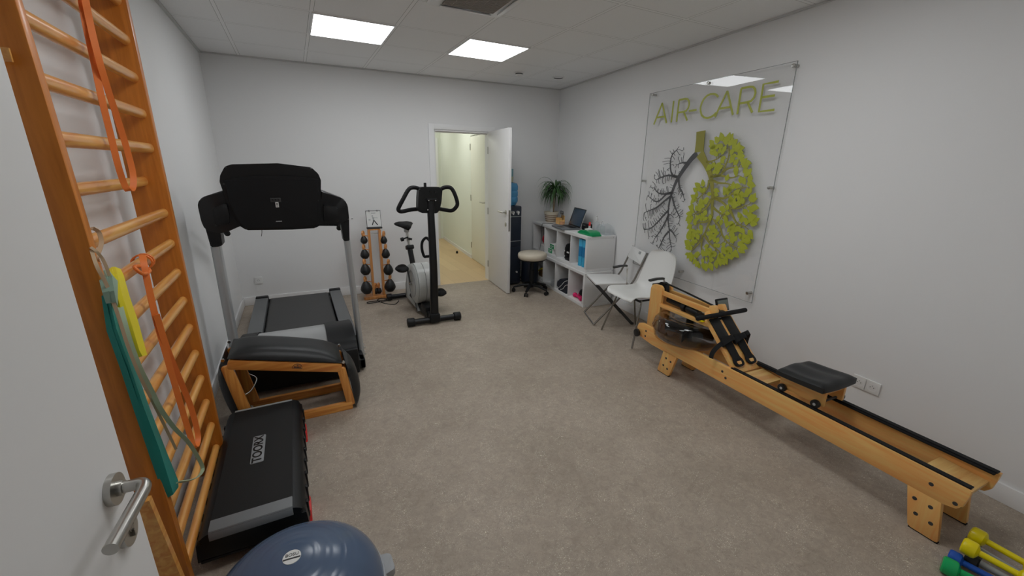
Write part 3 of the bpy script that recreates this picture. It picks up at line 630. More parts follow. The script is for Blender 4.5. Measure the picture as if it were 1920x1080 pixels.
# uprights
for sx, xb_, xt in ((-1, -.535, -.533), (1, .345, .317)):
    bm = B(); P = [V(xb_, 3.43, .0), V(xb_+(xt-xb_)*.5, 3.44, .52), V(xt, 3.45, 1.04)]
    sweep(bm, smooth_path(P, 5), rpoly([(-.027, -.055), (.027, -.055), (.027, .055), (-.027, .055)] if sx < 0 else [(-.021, -.05), (.021, -.05), (.021, .05), (-.021, .05)], .018, 5), (1, 0, 0)); up_ = obj('upright', bm, 'grey_metal', root, O)
    for z in (.05, .11):
        for yy in (3.40, 3.46):
            b2 = B(); x = xb_+(.022 if sx > 0 else -.028); cyl(b2, (x, yy, z), (x+sx*.01, yy, z), .011, .007, n=12); obj('bolt', b2, 'chrome', up_, O)
XZP = lambda bm, pts, y, t, r=.01, bev=.01: prism(bm, rpoly([(p[0], p[2]) for p in pts], r, 4), (0, y, 0), *XZ, (0, 1, 0), t, bev)
def ys(*p): return p
# sockets and side arms
bm = B(); XZP(bm, [(-0.567, 3.380, 1.219), (-0.484, 3.380, 1.161), (-0.487, 3.380, 1.048), (-0.554, 3.380, 1.042)], 3.385, .13, .008); obj('arm_socket', bm, 'black_plastic', root, O)
bm = B(); XZP(bm, [(0.278, 3.380, 1.209), (0.346, 3.380, 1.206), (0.333, 3.380, 1.026), (0.291, 3.380, 1.025)], 3.395, .11, .006); obj('arm_socket', bm, 'black_plastic', root, O)
bm = B(); XZP(bm, [(-0.580, 3.380, 1.331), (-0.556, 3.380, 1.372), (-0.427, 3.380, 1.418), (-0.399, 3.380, 1.365), (-0.360, 3.380, 1.177), (-0.432, 3.380, 1.147), (-0.489, 3.380, 1.132), (-0.565, 3.380, 1.158), (-0.578, 3.380, 1.219)], 3.38, .14, [.02, .02, .0, 0, 0, .01, .02, .02, .02], .012); obj('side_arm', bm, 'black_satin', root, O)
bm = B(); XZP(bm, [(0.167, 3.380, 1.415), (0.321, 3.380, 1.347), (0.343, 3.380, 1.299), (0.344, 3.380, 1.190), (0.269, 3.380, 1.161), (0.268, 3.380, 1.145), (0.117, 3.380, 1.153), (0.138, 3.380, 1.246)], 3.38, .14, [0, .02, .02, .01, .02, .01, 0, 0], .012); obj('side_arm', bm, 'black_satin', root, O)
bm = B(); XZP(bm, [(-0.496, 3.360, 1.313), (-0.416, 3.360, 1.339), (-0.411, 3.360, 1.250), (-0.422, 3.360, 1.197), (-0.502, 3.360, 1.186)], 3.345, .05, .015, .01); obj('cup_holder', bm, 'black_plastic', root, O)
bm = B(); XZP(bm, [(0.173, 3.360, 1.309), (0.265, 3.360, 1.291), (0.275, 3.360, 1.235), (0.266, 3.360, 1.180), (0.167, 3.360, 1.184)], 3.345, .05, .015, .01); obj('cup_holder', bm, 'black_plastic', root, O)
# handrails towards the runner
for x0_, x1_ in ((-.53, -.45), (.315, .24)):
    bm = B(); tube(bm, [(x0_, 3.50, 1.20), (x0_, 3.62, 1.20), (x0_, 3.85, 1.12), (x0_, 4.02, 1.04)], .022); obj('handrail', bm, 'black_rubber', root, O)
# console
bm = B()
out1 = [(-0.392, 3.360, 1.572), (-0.352, 3.360, 1.586), (-0.085, 3.360, 1.597), (0.124, 3.360, 1.572), (0.164, 3.360, 1.528), (0.177, 3.360, 1.483), (0.139, 3.360, 1.162), (0.104, 3.360, 1.140), (-0.050, 3.360, 1.137), (-0.331, 3.360, 1.148), (-0.367, 3.360, 1.180), (-0.410, 3.360, 1.300), (-0.436, 3.360, 1.474), (-0.427, 3.360, 1.514)]
prism(bm, rpoly([(p[0], p[2]) for p in out1], .008, 3), (0, 3.37, 0), (1, 0, 0), (0, 0, 1), (0, 1, 0), .10, .015, 3); con = obj('console', bm, 'black_plastic', root, O)
bm = B(); ins = [(-0.407, 3.350, 1.488), (-0.253, 3.350, 1.512), (0.002, 3.350, 1.513), (0.160, 3.350, 1.491), (0.122, 3.350, 1.180), (0.091, 3.350, 1.158), (-0.048, 3.350, 1.153), (-0.321, 3.350, 1.164), (-0.354, 3.350, 1.195), (-0.395, 3.350, 1.311)]
prism(bm, rpoly([(p[0], p[2]) for p in ins], .006, 3), (0, 3.352, 0), (1, 0, 0), (0, 0, 1), (0, 1, 0), .03, .006, 2); obj('back_panel', bm, 'black_rubber', con, O)
bm = B(); c = V((-0.127, 3.350, 1.351)); box(bm, (c.x, 3.349, c.z), (.065, .008, .03), None, .003); obj('port_plate', bm, 'dark_grey', con, O)
bm = B()
for dx in (-.018, .0, .018): cyl(bm, (c.x+dx, 3.346, c.z+.002), (c.x+dx, 3.340, c.z+.002), .006, n=12)
obj('port', bm, 'black_satin', con, O)
bm = B(); c = V((-0.122, 3.340, 1.319)); box(bm, (c.x, 3.346, c.z), (.020, .004, .036)); lb = obj('sticker', bm, 'paper_white', con, O)
bm = B(); box(bm, (c.x, 3.343, c.z+.005), (.010, .003, .009)); box(bm, (c.x, 3.343, c.z-.009), (.012, .003, .005)); obj('sticker_print', bm, 'dark_grey', lb, O)
bm = B(); c = V((-0.126, 3.350, 1.203)); box(bm, (c.x, 3.349, c.z), (.038, .005, .006)); obj('sticker', bm, 'silver_plastic', con, O)
bm = B()
for q in ((0.148, 3.360, 1.409), (0.140, 3.360, 1.340), (-0.415, 3.360, 1.460)): cyl(bm, (q[0], 3.372, q[2]), (q[0], 3.366, q[2]), .006, n=10)
obj('screw', bm, 'dark_grey', con, O)
bm = B(); tube(bm, [(-0.240, 3.380, 1.144), (-0.243, 3.380, 1.122), (-0.249, 3.380, 1.099)], .002, 4, 6); obj('loose_cable', bm, 'black_rubber', con, O)
bm = B(); box(bm, (-.11, 3.475, 1.40), (.50, .02, .26), (.2, 0, 0), .01); obj('display', bm, 'black_satin', con, O)
# ------------------------------------------------------------------ padded bench
O = (-.13, 2.81, 0); YA, YZ_ = 2.665, 2.975
root = thing('padded_bench', 'low wooden bench frame with curved black leather pads on top and ends', 'bench', O)
BA, BBk = 2.665, 2.975
def bar(p, q, w_, y, dy, m, nm='frame_bar', r=.006):
    """flat board from p to q in xz, width w_, at y with depth dy"""
    p, q = Vector(p), Vector(q); d = (q-p).normalized(); n = Vector((-d.y, d.x)); bm = B()
    P = [p+n*w_/2, p-n*w_/2, q-n*w_/2, q+n*w_/2]
    prism(bm, rpoly([tuple(v) for v in P], r, 3), (0, y, 0), *XZ, (0, 1, 0), dy, .003); return obj(nm, bm, m, root, O)
for y in (BA, BBk-.028):
    bar((-.468, .472), (.136, .316), .062, y, .028, 'bench_wood', 'top_bar', .02)
    bar((-.478, .462), (-.405, .03), .060, y+.001, .026, 'bench_wood_up', 'end_post', .02)
    bar((.134, .312), (.172, .028), .052, y+.001, .026, 'bench_wood_up', 'end_post', .018)
    bar((-.42, .028), (.180, .028), .056, y, .028, 'bench_wood', 'bottom_bar', .01)
bm = B()
for x, z in ((-.45, .05), (.15, .05), (-.46, .43), (.12, .29)): cyl(bm, (x, BA+.02, z), (x, BBk-.02, z), .007)
obj('tie_rod', bm, 'chrome', root, O)
bm = B(); tube(bm, [(-.44, 2.72, .23), (-.40, 2.80, .21), (-.37, 2.92, .23), (-.41, 2.95, .26)], .004); obj('latch_wire', bm, 'chrome', root, O)
def pad(p, q, bulge, th, nm, ya, yb_, sgn=1):
    """upholstered pad from p to q (xz) with crown bulging to the left of p->q"""
    p, q = Vector(p), Vector(q); d = q-p; n = Vector((-d.y, d.x)).normalized()*sgn; bm = B(); NI, NJ = 14, 10; G = []
    for i in range(NI+1):
        t = i/NI; row = []
        for j in range(NJ+1):
            s = j/NJ; e = 1-abs(2*t-1)**6*.9; e2 = 1-abs(2*s-1)**5*.85
            h = (th+bulge*(1-(2*t-1)**2))*e*e2
            b = p+d*t+n*h; row.append(bm.verts.new((b.x, ya+(yb_-ya)*s, b.y)))
        G.append(row)
    Gb = [[bm.verts.new(((p+d*(i/NI)).x, ya+(yb_-ya)*j/NJ, (p+d*(i/NI)).y)) for j in range(NJ+1)] for i in range(NI+1)]
    for i in range(NI):
        for j in range(NJ): bm.faces.new((G[i][j], G[i][j+1], G[i+1][j+1], G[i+1][j])); bm.faces.new((Gb[i][j], Gb[i+1][j], Gb[i+1][j+1], Gb[i][j+1]))
    for i in range(NI): bm.faces.new((G[i][0], G[i+1][0], Gb[i+1][0], Gb[i][0])); bm.faces.new((G[i][-1], Gb[i][-1], Gb[i+1][-1], G[i+1][-1]))
    for j in range(NJ): bm.faces.new((G[0][j], Gb[0][j], Gb[0][j+1], G[0][j+1])); bm.faces.new((G[-1][j], G[-1][j+1], Gb[-1][j+1], Gb[-1][j]))
    return obj(nm, bm, 'black_leather', root, O, 60)
pad((-.462, .510), (.142, .352), .014, .054, 'top_pad', BA-.004, BBk+.004)
pad((.165, .335), (.205, .006), .030, .030, 'end_pad', BA-.004, BBk+.004)
pad((-.505, .470), (-.435, .006), .030, .030, 'end_pad', BA-.004, BBk+.004, -1)
bm = B()
for y in (BA+.01, BBk-.01): cyl(bm, (.152, y-.006, .352), (.152, y+.006, .352), .009); cyl(bm, (-.486, y-.006, .50), (-.486, y+.006, .50), .009)
obj('hinge', bm, 'chrome', root, O)
bm = B()
c = V(-.115, BA-.001, .382); Rm = Matrix.Rotation(.255, 3, 'Y')
A = [c+Rm @ V(.028*math.cos(a), 0, -.010+.030*math.sin(a)) for a in [i*PI/16 for i in range(17)]]
sweep(bm, A, rect(.0025, .002), (0, 1, 0)); sweep(bm, [A[0], A[-1]], rect(.002, .0025), (0, 1, 0))
for k in range(5): box(bm, c+Rm @ V(-.016+k*.008, 0, -.003), (.005, .002, .009), Rm)
box(bm, c+Rm @ V(0, 0, .010), (.008, .002, .004), Rm)
obj('burnt_logo', bm, 'dark_grey', root, O)
# ------------------------------------------------------------------ weight rack and its drop-shaped weights
O = (.735, 5.13, 0)
root = thing('weight_rack', 'narrow A-shaped wooden rack holding black drop-shaped weights at both sides', 'weight rack', O)
bm = B(); bx(bm, .60, .885, 5.055, 5.12, .0, .035, .006); obj('base_bar', bm, 'rack_wood', root, O)
bm = B(); bx(bm, .64, .86, 5.12, 5.25, .005, .025, .004); obj('base_board', bm, 'rack_wood', root, O)
for xb_, xt in ((.692, .705), (.800, .785)):
    bm = B(); a, b = (.695 if xb_ < .75 else .815), (.690 if xb_ < .75 else .800)
    xa0 = .706 if xb_ < .75 else .832; xa1 = .722 if xb_ < .75 else .838
P_ = dict(l=(((0.720, 5.100, 0.044)), ((0.724, 5.100, 0.846))), r=(((0.842, 5.100, 0.042)), ((0.846, 5.100, 0.840))))
for q0, q1 in P_.values():
    bm = B(); sweep(bm, [V(q0[0], 5.10, .02), V(q1[0], 5.12, .845)], rect(.026, .060), (1, 0, 0)); obj('side_post', bm, 'rack_wood', root, O)
lx0, lx1 = P_['l'][1][0], P_['r'][1][0]
bm = B(); bx(bm, lx0-.01, lx1+.01, 5.09, 5.15, .845, .858, .003); obj('top_shelf', bm, 'rack_wood', root, O)
bm = B(); bx(bm, lx0, lx1, 5.10, 5.11, .80, .812); obj('cross_bar', bm, 'chrome', root, O)
# pegs
pegs = []
LP = [(0.668, 5.100, 0.792), (0.673, 5.100, 0.626), (0.670, 5.100, 0.443), (0.665, 5.100, 0.229)]
RP = [(0.895, 5.100, 0.779), (0.896, 5.100, 0.609), (0.902, 5.100, 0.421), (0.907, 5.100, 0.222)]
for i in range(4):
    for S, side in ((LP, -1), (RP, 1)):
        x, _, z = S[i]; t = (z-.02)/.825; qa, qb = P_['l' if side < 0 else 'r']; xp = qa[0]+(qb[0]-qa[0])*t
        bm = B(); cyl(bm, (xp, 5.105, z-.012), (x+side*.012, 5.105, z-.006), .006, n=10); obj('peg', bm, 'rack_wood', root, O)
ordn = ['topmost', 'second from the top', 'third from the top', 'lowest']
bagb = [.046, .057, .066, .076]
LB = [(0.660, 5.100, 0.729), (0.655, 5.100, 0.555), (0.643, 5.100, 0.372), (0.636, 5.100, 0.144)]
RB = [(0.887, 5.100, 0.714), (0.897, 5.100, 0.542), (0.909, 5.100, 0.346), (0.915, 5.100, 0.138)]
def dropweight(loc, R, lab, tilt=0., hd=.025):
    r = thing('drop_weight', lab, 'hand weight', loc, 0, 'drop-shaped weights on the rack'); r.rotation_euler = (0, tilt, 0)
    bm = B(); h = R*2.2
    lathe(bm, [(0, -R*.95), (R*.55, -R*.82), (R*.9, -R*.35), (R, 0), (R*.9, R*.42), (R*.62, R*.95), (R*.36, R*1.28), (R*.25, R*1.45), (0, R*1.48)], n=20); obj('weighted_bag', bm, 'black_leather', r, sharp=60)
    bm = B(); zz = R*1.48+hd*.8; P = [V(hd*math.cos(a)*.42, hd*math.cos(a)*.75, zz+hd*math.sin(a)) for a in [i*2*PI/18 for i in range(18)]]
    sweep(bm, P, circ(.0125, 10), (-.87, .48, 0), True); obj('ring_grip', bm, 'rack_wood', r)
    return r
for i in range(4):
    for S, G_, side, nm in ((LP, LB, -1, 'left'), (RB, RB, 1, 'right')):
        x, _, z = G_[i]; R = bagb[i]*.92
        px_ = (LP if side < 0 else RP)[i]
        dropweight((x, 5.06 if i > 1 else 5.095, z), R, 'black drop weight with wooden ring, %s on the %s of the rack' % (ordn[i], nm), side*.06)
for j, x in ((0, (0.756, 5.120, 0.089)[0]), (1, (0.794, 5.120, 0.085)[0])):
    dropweight((x, 5.155, .070), .036, 'small black drop weight standing upright inside the rack, %s of the two' % ('left' if j == 0 else 'right'), 0, .026)
# flip chart
cx_ = (0.796, 5.120, 0.941)[0]
O2 = (cx_-.002, 5.12, .8585)
root = thing('flip_chart', 'small white exercise flip chart standing on top of the rack', 'chart', O2, .0)
bm = B(); box(bm, (0, .0, .012), (.175, .05, .02), None, .003); box(bm, (0, .012, .115), (.170, .004, .20), (-.12, 0, 0)); obj('stand', bm, 'dark_grey', root)
bm = B(); box(bm, (0, .006, .117), (.160, .003, .185), (-.12, 0, 0)); pg = obj('page', bm, 'paper_white', root)
bm = B(); o_ = V(0, .0025, .1); Rm = Matrix.Rotation(-.12, 3, 'X')
def fig(a, b, w_): sweep(bm, [Rm @ V(a[0], 0, a[1])+V(0, .0035, .117), Rm @ V(b[0], 0, b[1])+V(0, .0035, .117)], rect(w_, .001), Rm @ V(1, 0, 0) if abs(a[1]-b[1]) > abs(a[0]-b[0]) else V(0, 0, 1))
fig((0, -.015), (-.022, -.07), .010); fig((0, -.015), (.040, -.072), .010); obj('drawn_legs', bm, 'black_satin', pg)
bm = B(); fig((0, -.015), (-.008, .022), .016); fig((-.006, .015), (.045, .010), .006); box(bm, Rm @ V(-.012, 0, .036)+V(0, .0035, .117), (.014, .001, .018), Rm); box(bm, Rm @ V(-.048, 0, -.008)+V(0, .0035, .117), (.022, .001, .016), Rm); obj('drawn_body', bm, 'grey_metal', pg)
bm = B(); box(bm, Rm @ V(.0, 0, .070)+V(0, .0035, .117), (.05, .001, .005), Rm); obj('heading_line', bm, 'strip_grey', pg)
bm = B()
for x in (-.045, .045): P = [V(x, .006+.010*math.cos(a), .212+.010*math.sin(a)) for a in [i*2*PI/10 for i in range(10)]]; sweep(bm, P, circ(.0022, 6), (1, 0, 0), True)
obj('wire_ring', bm, 'black_satin', root)
# cable on the floor
bm = B(); tube(bm, [(.97, 4.86, .007), (.90, 4.75, .005), (.80, 4.83, .005), (.74, 4.98, .009), (.80, 5.04, .007), (.86, 4.98, .005), (.74, 4.96, .005), (.64, 4.97, .005), (.61, 4.93, .005), (.66, 4.91, .005), (.80, 4.92, .005), (.90, 4.95, .005)], .0045, 6, 8)
solo('power_cable', bm, 'black_rubber', 'thin black cable curled on the floor between rack and exercise bike', 'cable', off=(.80, 4.93, 0))
# ------------------------------------------------------------------ exercise bike
O = (1.158, 3.975, 0)
root = thing('exercise_bike', 'grey and black upright exercise bike facing the viewpoint', 'exercise bike', O, -.0)
def part(nm, bm, m, par=None, sharp=35): return obj(nm, bm, m, par or root, O, sharp)
bm = B(); cyl(bm, (.905, 3.985, .042), (1.40, 3.965, .042), .030, n=24); part('front_foot', bm, 'black_satin')
for x, y in ((.868, 3.987), (1.36, 3.967)):
    bm = B(); cyl(bm, (x, y, .044), (x+.075, y-.003, .044), .044, n=24, bev=.008); part('foot_cap', bm, 'black_plastic')
bm = B(); bx(bm, 1.095, 1.205, 3.925, 4.05, .015, .115, .018); part('foot_clamp', bm, 'black_plastic')
bm = B(); cyl(bm, (.865, 4.93, .045), (1.42, 4.92, .045), .030, n=24); part('rear_foot', bm, 'black_satin')
for x in (.845, 1.375):
    bm = B(); cyl(bm, (x, 4.93, .046), (x+.06, 4.93, .046), .040, n=24, bev=.006); part('foot_cap', bm, 'black_plastic')
# upright post
bm = B(); q0, q1, q2 = V(1.152, 3.975, .10), V(1.166, 3.99, .65), V(1.176, 4.045, 1.26)
sweep(bm, smooth_path([q0, q1, q2], 6), rpoly([(-.040, -.030), (.040, -.030), (.040, .030), (-.040, .030)], .02, 5), (1, 0, 0), scale=[1.05-.25*i/12 for i in range(13)]); part('post', bm, 'black_satin')
# console
bm = B(); poly = [(1.069, 4.060, 1.383), (1.093, 4.060, 1.395), (1.281, 4.060, 1.394), (1.302, 4.060, 1.370), (1.286, 4.060, 1.240), (1.258, 4.060, 1.151), (1.227, 4.060, 1.139), (1.081, 4.060, 1.147), (1.048, 4.060, 1.174), (1.057, 4.060, 1.297)]
prism(bm, rpoly([(p[0], p[2]) for p in poly], .012, 4), (0, 4.03, 0), *XZ, (0, 1, 0), .085, .014, 3); con = part('console', bm, 'black_plastic')
bm = B(); c = V((1.186, 4.030, 1.274)); box(bm, (c.x, 4.020, c.z), (.105, .03, .02), None, .004); part('bracket', bm, 'black_satin', con)
for q in ((1.150, 4.000, 1.269), (1.219, 4.000, 1.267), (1.136, 4.020, 1.180)):
    bm = B(); cyl(bm, (q[0], 4.012, q[2]), (q[0], 4.000, q[2]), .006, n=12); part('screw', bm, 'chrome', con)
for q in ((1.180, 4.020, 1.348), (1.234, 4.020, 1.348)):
    bm = B(); cyl(bm, (q[0], 4.035, q[2]), (q[0], 4.022, q[2]), .012, n=16); part('rear_port', bm, 'black_satin', con)
bm = B(); q = (1.139, 4.070, 1.402); bx(bm, q[0]-.012, q[0]+.012, 4.06, 4.08, 1.37, 1.435, .004); part('book_rest', bm, 'black_plastic', con)
# handlebars
bm = B(); tube(bm, [(1.128, 4.080, 1.346), (1.066, 4.080, 1.382), (1.007, 4.070, 1.388), (0.965, 4.050, 1.365), (0.910, 4.030, 1.287), (0.857, 4.020, 1.199), (0.872, 4.030, 1.172), (0.915, 4.060, 1.168), (1.003, 4.100, 1.177), (1.083, 4.120, 1.178)], .0195, 6, 14); part('handlebar', bm, 'black_rubber')
bm = B(); tube(bm, [(1.252, 4.080, 1.334), (1.297, 4.080, 1.369), (1.350, 4.070, 1.390), (1.399, 4.050, 1.380), (1.430, 4.030, 1.318), (1.450, 4.020, 1.229), (1.426, 4.030, 1.181), (1.396, 4.060, 1.157), (1.342, 4.100, 1.163), (1.270, 4.120, 1.177)], .0195, 6, 14); part('handlebar', bm, 'black_rubber')
bm = B(); tube(bm, [(1.149, 4.020, 0.867), (1.132, 4.090, 0.889), (1.097, 4.110, 0.850), (1.088, 4.110, 0.779), (1.104, 4.100, 0.701), (1.123, 4.070, 0.700), (1.154, 4.020, 0.713)], .014, 6, 12); part('front_handle', bm, 'black_rubber')
# body
def prof_body(x0, x1, r, cy, cz, m, nm):
    b_ = B(); pts = []
    for i in range(21):
        a = -PI*.60+PI*1.13*i/20; pts.append((cy-r*math.cos(a), cz+r*math.sin(a)))
    pts += [(4.66, .50), (4.82, .22), (4.86, .05), (4.30, .04)]
    prism(b_, rpoly(pts, .004, 2), (x0, 0, 0), *YZ, (1, 0, 0), x1-x0, .02, 3); return part(nm, b_, m, None, 50)
mat('bike_grey', (.52, .53, .51), .35)
prof_body(1.055, 1.215, .225, 4.375, .345, 'bike_grey', 'body_shell')
bm = B()
lathe(bm, [(.205, 0), (.212, -.008), (.195, -.022), (.12, -.028), (.0, -.030)], (1.058, 4.375, .345), (1, 0, 0), 40); part('side_disc', bm, 'bike_grey', None, 60)
bm = B(); lathe(bm, [(.148, -.0), (.155, -.028), (.140, -.031), (.133, -.0)], (1.056, 4.375, .345), (1, 0, 0), 40); part('side_ring', bm, 'silver_plastic')
bm = B(); lathe(bm, [(.205, 0), (.212, .008), (.195, .022), (.12, .028), (.0, .030)], (1.212, 4.375, .345), (1, 0, 0), 40); part('side_disc', bm, 'bike_grey', None, 60)
bm = B(); tube(bm, [V(1.135, 4.375-.2262*math.cos(a), .345+.2262*math.sin(a)) for a in [-.9+i*.16 for i in range(16)]], .0018, 1, 6, smooth=False); part('shell_seam', bm, 'dark_grey')
bm = B(); bx(bm, 1.085, 1.205, 4.02, 4.45, .03, .115, .02); bx(bm, 1.08, 1.19, 4.05, 4.25, .08, .16, .02); part('base_beam', bm, 'black_plastic')
bm = B(); prism(bm, [(4.52, .13), (4.62, .13), (4.58, .17), (4.50, .17)], (1.052, 0, 0), *YZ, (-1, 0, 0), .003); part('logo_patch', bm, 'dark_grey')
# seat post and saddle
bm = B(); cyl(bm, (1.10, 4.56, .48), (1.085, 4.64, .72), .030, n=20); part('seat_tube', bm, 'black_satin')
bm = B(); box(bm, (1.087, 4.632, .70), (.085, .085, .05), (-.3, 0, 0), .012); part('seat_clamp', bm, 'black_plastic')
bm = B(); cyl(bm, (1.085, 4.64, .70), (1.075, 4.70, .90), .018, n=18); part('seat_post', bm, 'chrome')
bm = B(); cyl(bm, (1.075, 4.64, .815), (1.01, 4.62, .800), .008, n=10); cyl(bm, (1.02, 4.622, .800), (.99, 4.615, .795), .022, n=16, bev=.004); cyl(bm, (1.08, 4.63, .80), (1.115, 4.63, .79), .012, n=12); part('adjusting_knob', bm, 'black_plastic')
bm = B(); box(bm, (1.075, 4.69, .885), (.05, .06, .04), None, .008); part('saddle_clamp', bm, 'grey_metal')
bm = B(); NI, NJ = 16, 12; G = []
for i in range(NI+1):
    t = i/NI; y = 4.58+.29*t; hw = .040+.092*(max(0, (t-.15)/.85))**1.1 if t > .15 else .030*math.sqrt(max(.02, t/.15)); hw *= math.sqrt(max(0.02, 1-max(0, (t-.80)/.2)**2)) if t > .8 else 1
    row = []
    for j in range(NJ):
        a = 2*PI*j/NJ; zz = .925+.012*t+.012*abs(math.cos(a))*t; row.append(bm.verts.new((1.075+hw*math.cos(a), y, zz+(.030 if math.sin(a) > 0 else .030)*math.sin(a)*(1 if .03 < t < .97 else .4))))
    G.append(row)
for i in range(NI):
    for j in range(NJ): bm.faces.new((G[i][j], G[i][(j+1) % NJ], G[i+1][(j+1) % NJ], G[i+1][j]))
bm.faces.new(G[0][::-1]); bm.faces.new(G[-1]); part('saddle', bm, 'black_rubber', None, 70)
# cranks and pedals
bm = B(); cyl(bm, (1.00, 4.375, .345), (1.27, 4.375, .345), .018, n=14); part('crank_axle', bm, 'dark_chrome')
for sx, pz, py in ((-1, .51, 4.42), (1, .215, 4.33)):
    x = 1.135+sx*.125
    bm = B(); sweep(bm, [V(x, 4.375, .345), V(x+sx*.012, py, pz)], rpoly(rect(.016, .028), .006, 3), (1, 0, 0)); part('crank_arm', bm, 'dark_grey')
    bm = B(); c = V(x+sx*.070, py, pz); lathe(bm, [(0, -.034), (.045, -.030), (.072, -.006), (.070, .010), (.045, .034), (0, .042)], c, (0, 0, 1), 24, 1., 1.35); pd = part('pedal', bm, 'black_rubber', None, 60)
    bm = B(); strap(bm, [c+V(-.05, -.02, 0), c+V(-.04, -.02, .038), c+V(0, -.02, .052), c+V(.04, -.02, .038), c+V(.05, -.02, 0)], .03, .003, (0, 1, 0)); part('pedal_strap', bm, 'black_rubber', pd)
# ------------------------------------------------------------------ water cooler
O = (2.55, 5.03, 0)
root = thing('water_cooler', 'dark blue water dispenser half hidden behind the open door', 'water cooler', O)
bm = B(); bx(bm, 2.40, 2.68, 4.90, 5.20, .02, 1.095, .02, 3); obj('cabinet', bm, 'cooler_dark', root, O)
bm = B(); bx(bm, 2.43, 2.65, 4.885, 4.90, .05, .55, .004); obj('front_panel', bm, 'cooler_dark', root, O)
bm = B(); bx(bm, 2.42, 2.665, 4.887, 4.893, .955, .962); bx(bm, 2.42, 2.665, 4.886, 4.893, .626, .632); obj('trim_line', bm, 'grey_metal', root, O)
for x in (2.535, 2.61):
    bm = B(); cyl(bm, (x, 4.90, 1.015), (x, 4.865, 1.015), .018, n=14); cyl(bm, (x, 4.87, 1.02), (x, 4.87, .985), .010, n=12); obj('tap', bm, 'white_plastic', root, O)
bm = B(); cyl(bm, (2.60, 4.90, .20), (2.60, 4.86, .20), .012, n=12); obj('drain_cap', bm, 'white_plastic', root, O)
bm = B(); lathe(bm, [(0, 1.096), (.09, 1.096), (.11, 1.105), (.125, 1.135), (.135, 1.15), (.135, 1.20), (.128, 1.21), (.135, 1.22), (.135, 1.28), (.128, 1.29), (.135, 1.30), (.135, 1.35), (.12, 1.385), (.06, 1.40), (0, 1.40)], (2.54, 5.05, 0), n=36); solo('water_bottle', bm, 'water_blue', 'large blue ribbed water bottle upturned on the dark dispenser', 'water bottle', off=(2.54, 5.05, 1.1))
bm = B(); lathe(bm, [(0, 1.40), (.045, 1.40), (.050, 1.47), (0, 1.47)], (2.555, 5.03, 0), n=24); solo('cup_stack', bm, mat('pale_yellow', (.50, .52, .35), .5), 'short pale yellow tub standing on the water bottle', 'tub', off=(2.555, 5.03, 1.40))
bm = B(); lathe(bm, [(0, 1.4705), (.046, 1.4705), (.048, 1.565), (.040, 1.57), (0, 1.57)], (2.555, 5.03, 0), n=24); solo('cup_stack', bm, mat('pale_blue', (.22, .42, .48), .4), 'pale blue tub on top of the yellow one above the dispenser', 'tub', off=(2.555, 5.03, 1.47))
# ------------------------------------------------------------------ stool
O = (2.64, 4.52, 0)
root = thing('rolling_stool', 'round cream stool on a black five-star base with castors', 'stool', O)
bm = B(); lathe(bm, [(0, .455), (.17, .455), (.185, .470), (.190, .50), (.184, .525), (.165, .538), (0, .545)], n=56); obj('seat', bm, 'cream_vinyl', root, sharp=60)
bm = B(); lathe(bm, [(0, .44), (.165, .44), (.168, .456), (0, .456)], n=40); lathe(bm, [(0, .07), (.03, .07), (.032, .30), (.024, .31), (.024, .44), (0, .44)], n=24); obj('column', bm, 'black_plastic', root)
for k in range(5):
    a = -PI/2+.45+k*2*PI/5; d = V(math.cos(a), math.sin(a), 0)
    bm = B(); sweep(bm, [d*.02+V(0, 0, .105), d*.12+V(0, 0, .10), d*.235+V(0, 0, .068)], rpoly(rect(.045, .028), .01, 3), (-d.y, d.x, 0), scale=[1.1, .95, .65]); leg = obj('leg', bm, 'black_plastic', root)
    bm = B(); c = d*.235; s = V(-d.y, d.x, 0); cyl(bm, c+V(0, 0, .04), c+V(0, 0, .07), .009, n=10)
    for q in (-1, 1): cyl(bm, c+s*(q*.008)+V(0, 0, .0255), c+s*(q*.024)+V(0, 0, .0255), .025, n=20, bev=.004)
    obj('castor', bm, 'black_satin', leg)
bm = B(); lathe(bm, [(0, .02), (.115, .02), (.12, .04), (.12, .405), (.11, .42), (0, .42)], (2.845, 4.93, 0), n=32); lathe(bm, [(0, 0), (.09, 0), (.09, .13), (0, .13)], (2.845, 4.93, 0), n=32)
solo('waste_bin', bm, 'cooler_dark', 'dark blue bin standing behind the cream stool', 'bin', off=(2.845, 4.93, 0))
bm = B(); tube(bm, [(2.72, 5.0, .08), (2.74, 4.97, .06), (2.78, 4.95, .03), (2.80, 5.0, .006), (2.76, 5.08, .006), (2.72, 5.15, .006)], .006, 6, 8); solo('power_cable', bm, 'black_rubber', 'black cable lying beside the water dispenser', 'cable', off=(2.76, 5.0, 0))
